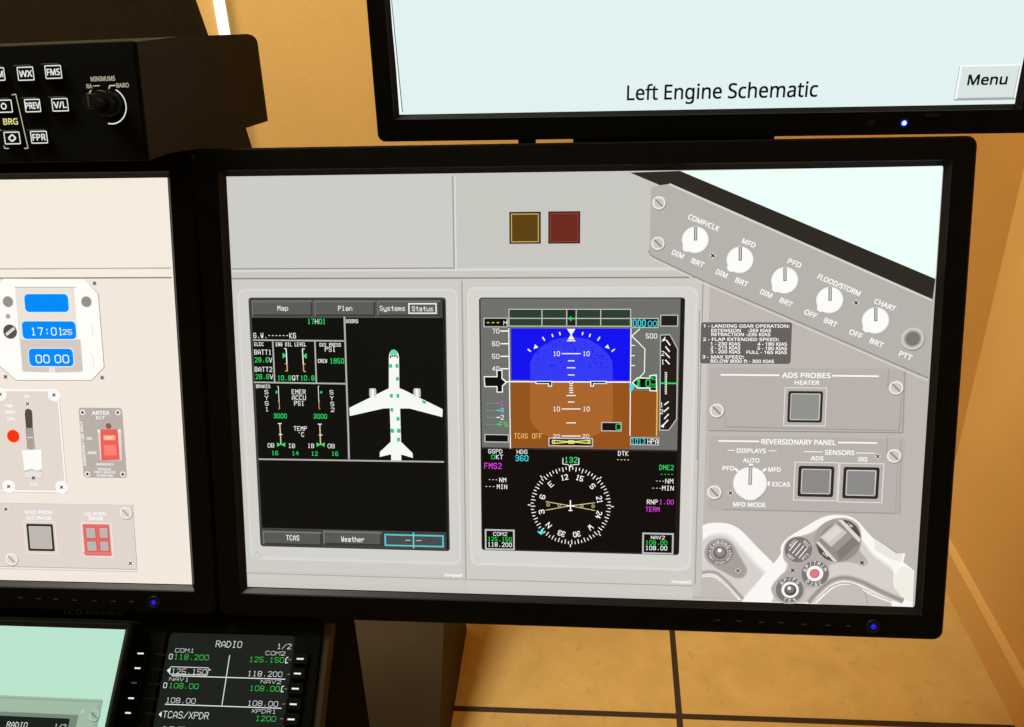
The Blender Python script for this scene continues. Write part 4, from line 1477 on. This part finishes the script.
def floor_mat():
    m = principled('tan_floor_tiles', (0.6, 0.36, 0.1), 0.55, 0.3)
    nt = m.node_tree
    b = nt.nodes['Principled BSDF']
    tc = nt.nodes.new('ShaderNodeTexCoord')
    mp = nt.nodes.new('ShaderNodeMapping')
    # tile corner at (.1004, .8663); tiles of 61 cm, grid turned slightly
    mp.vector_type = 'TEXTURE'
    mp.inputs['Location'].default_value = (.1024, .8685, 0)
    mp.inputs['Rotation'].default_value = (0, 0, math.radians(-1.4))
    br = nt.nodes.new('ShaderNodeTexBrick')
    br.offset = 0.0
    br.squash = 1.0
    br.inputs['Scale'].default_value = 1.0
    br.inputs['Brick Width'].default_value = .61
    br.inputs['Row Height'].default_value = .61
    br.inputs['Mortar Size'].default_value = .0055
    br.inputs['Mortar Smooth'].default_value = 0.1
    n1 = nt.nodes.new('ShaderNodeTexNoise')
    n1.inputs['Scale'].default_value = 14
    n1.inputs['Detail'].default_value = 8
    n1.inputs['Distortion'].default_value = 1.2
    rp = nt.nodes.new('ShaderNodeValToRGB')
    rp.color_ramp.elements[0].position = .25
    rp.color_ramp.elements[1].position = .75
    rp.color_ramp.elements[0].color = (.50, .325, .088, 1)
    rp.color_ramp.elements[1].color = (.60, .395, .115, 1)
    n2 = nt.nodes.new('ShaderNodeTexNoise')
    n2.inputs['Scale'].default_value = 55
    n2.inputs['Detail'].default_value = 3
    r2 = nt.nodes.new('ShaderNodeValToRGB')
    r2.color_ramp.elements[0].position = .28
    r2.color_ramp.elements[1].position = .38
    r2.color_ramp.elements[0].color = (.86, .86, .85, 1)
    r2.color_ramp.elements[1].color = (1, 1, 1, 1)
    mul = nt.nodes.new('ShaderNodeMix')
    mul.data_type = 'RGBA'
    mul.blend_type = 'MULTIPLY'
    mul.inputs['Factor'].default_value = 1
    L = nt.links.new
    L(tc.outputs['Object'], mp.inputs['Vector'])
    L(mp.outputs['Vector'], br.inputs['Vector'])
    L(tc.outputs['Object'], n1.inputs['Vector'])
    L(tc.outputs['Object'], n2.inputs['Vector'])
    L(n1.outputs['Fac'], rp.inputs['Fac'])
    L(n2.outputs['Fac'], r2.inputs['Fac'])
    L(rp.outputs['Color'], mul.inputs['A'])
    L(r2.outputs['Color'], mul.inputs['B'])
    L(mul.outputs['Result'], br.inputs['Color1'])
    L(mul.outputs['Result'], br.inputs['Color2'])
    br.inputs['Mortar'].default_value = (.035, .02, .008, 1)
    L(br.outputs['Color'], b.inputs['Base Color'])
    return m


shell('floor', [(XL, YF, 0), (XR, YF, 0), (XR, YB, 0), (XL, YB, 0)], floor_mat(), 'tan stone tile floor with dark joints below the monitors')
shell('ceiling', [(XL, YF, ZC), (XL, YB, ZC), (XR, YB, ZC), (XR, YF, ZC)], principled('ceiling_white', (.7, .66, .55), .9, .1), 'pale ceiling above the simulator')
shell('wall_back', [(XL, YB, 0), (XR, YB, 0), (XR, YB, ZC), (XL, YB, ZC)], M_WALL, 'yellow ochre wall behind the monitors')
shell('wall_right', [(XR, YB, 0), (XR, YF, 0), (XR, YF, ZC), (XR, YB, ZC)], M_WALL, 'yellow ochre wall on the right side')
shell('wall_left', [(XL, YF, 0), (XL, YB, 0), (XL, YB, ZC), (XL, YF, ZC)], M_WALL, 'yellow ochre wall on the far left side')
shell('wall_front', [(XR, YF, 0), (XL, YF, 0), (XL, YF, ZC), (XR, YF, ZC)], M_WALL, 'yellow ochre wall opposite the monitors')
m = MB()
m.loops([[(x, y, z) for x, z in ((XR, 0), (XR - .010, 0), (XR - .010, .078), (XR - .004, .086), (XR, .087))] for y in (YF, YB)], M_WALL)
o = m.build('baseboard_right')
o['kind'] = 'structure'
tag(o, 'yellow painted baseboard along the right wall', 'baseboard')
m = MB()
m.loops([[(x, y, z) for y, z in ((YB, 0), (YB, .087), (YB - .004, .086), (YB - .010, .078), (YB - .010, 0))] for x in (XL, XR - .010)], M_WALL)
o = m.build('baseboard_back')
o['kind'] = 'structure'
tag(o, 'yellow painted baseboard along the back wall', 'baseboard')

# bright strip
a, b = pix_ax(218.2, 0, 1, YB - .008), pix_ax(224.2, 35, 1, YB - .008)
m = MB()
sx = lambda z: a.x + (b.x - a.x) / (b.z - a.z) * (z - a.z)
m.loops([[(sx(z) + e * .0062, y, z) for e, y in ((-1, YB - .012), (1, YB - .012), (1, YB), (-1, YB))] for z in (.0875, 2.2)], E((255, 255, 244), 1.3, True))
o = m.build('light_strip')
tag(o, 'narrow bright white vertical light strip on the yellow wall near the top left', 'light')

# ================================================================== light and camera
def area(name, loc, size, power, color, rot=(0, 0, 0)):
    l = bpy.data.lights.new(name, 'AREA')
    l.shape = 'RECTANGLE'
    l.size, l.size_y = size
    l.energy = power
    l.color = color
    o = bpy.data.objects.new(name, l)
    o.location = loc
    o.rotation_euler = rot
    COL.objects.link(o)
    return o


area('ceiling_lamp', (-1.05, .6, 2.57), (.8, .5), 75, (1, .96, .88))
area('ceiling_lamp', (-.1, -.8, 2.57), (1.2, .6), 13, (1, .96, .88))

w = bpy.data.worlds.new('World')
w.use_nodes = True
w.node_tree.nodes['Background'].inputs['Color'].default_value = (.9, .75, .5, 1)
w.node_tree.nodes['Background'].inputs['Strength'].default_value = 0.02
scene.world = w

cd = bpy.data.cameras.new('camera')
cd.sensor_width = 36
cd.sensor_fit = 'HORIZONTAL'
cd.lens = 36 * F / 1024
cd.clip_start = .01
cam = bpy.data.objects.new('camera', cd)
COL.objects.link(cam)
r = RM
mw = Matrix(((r[0][0], r[0][1], -r[0][2]), (r[1][0], r[1][1], -r[1][2]), (r[2][0], r[2][1], -r[2][2]))).to_4x4()
mw.translation = CAM
cam.matrix_world = mw
scene.camera = cam
vs = scene.view_settings
vs.view_transform = 'Standard'
vs.look = 'None'
vs.gamma = 1
vs.exposure = 0
vs.use_curve_mapping = False
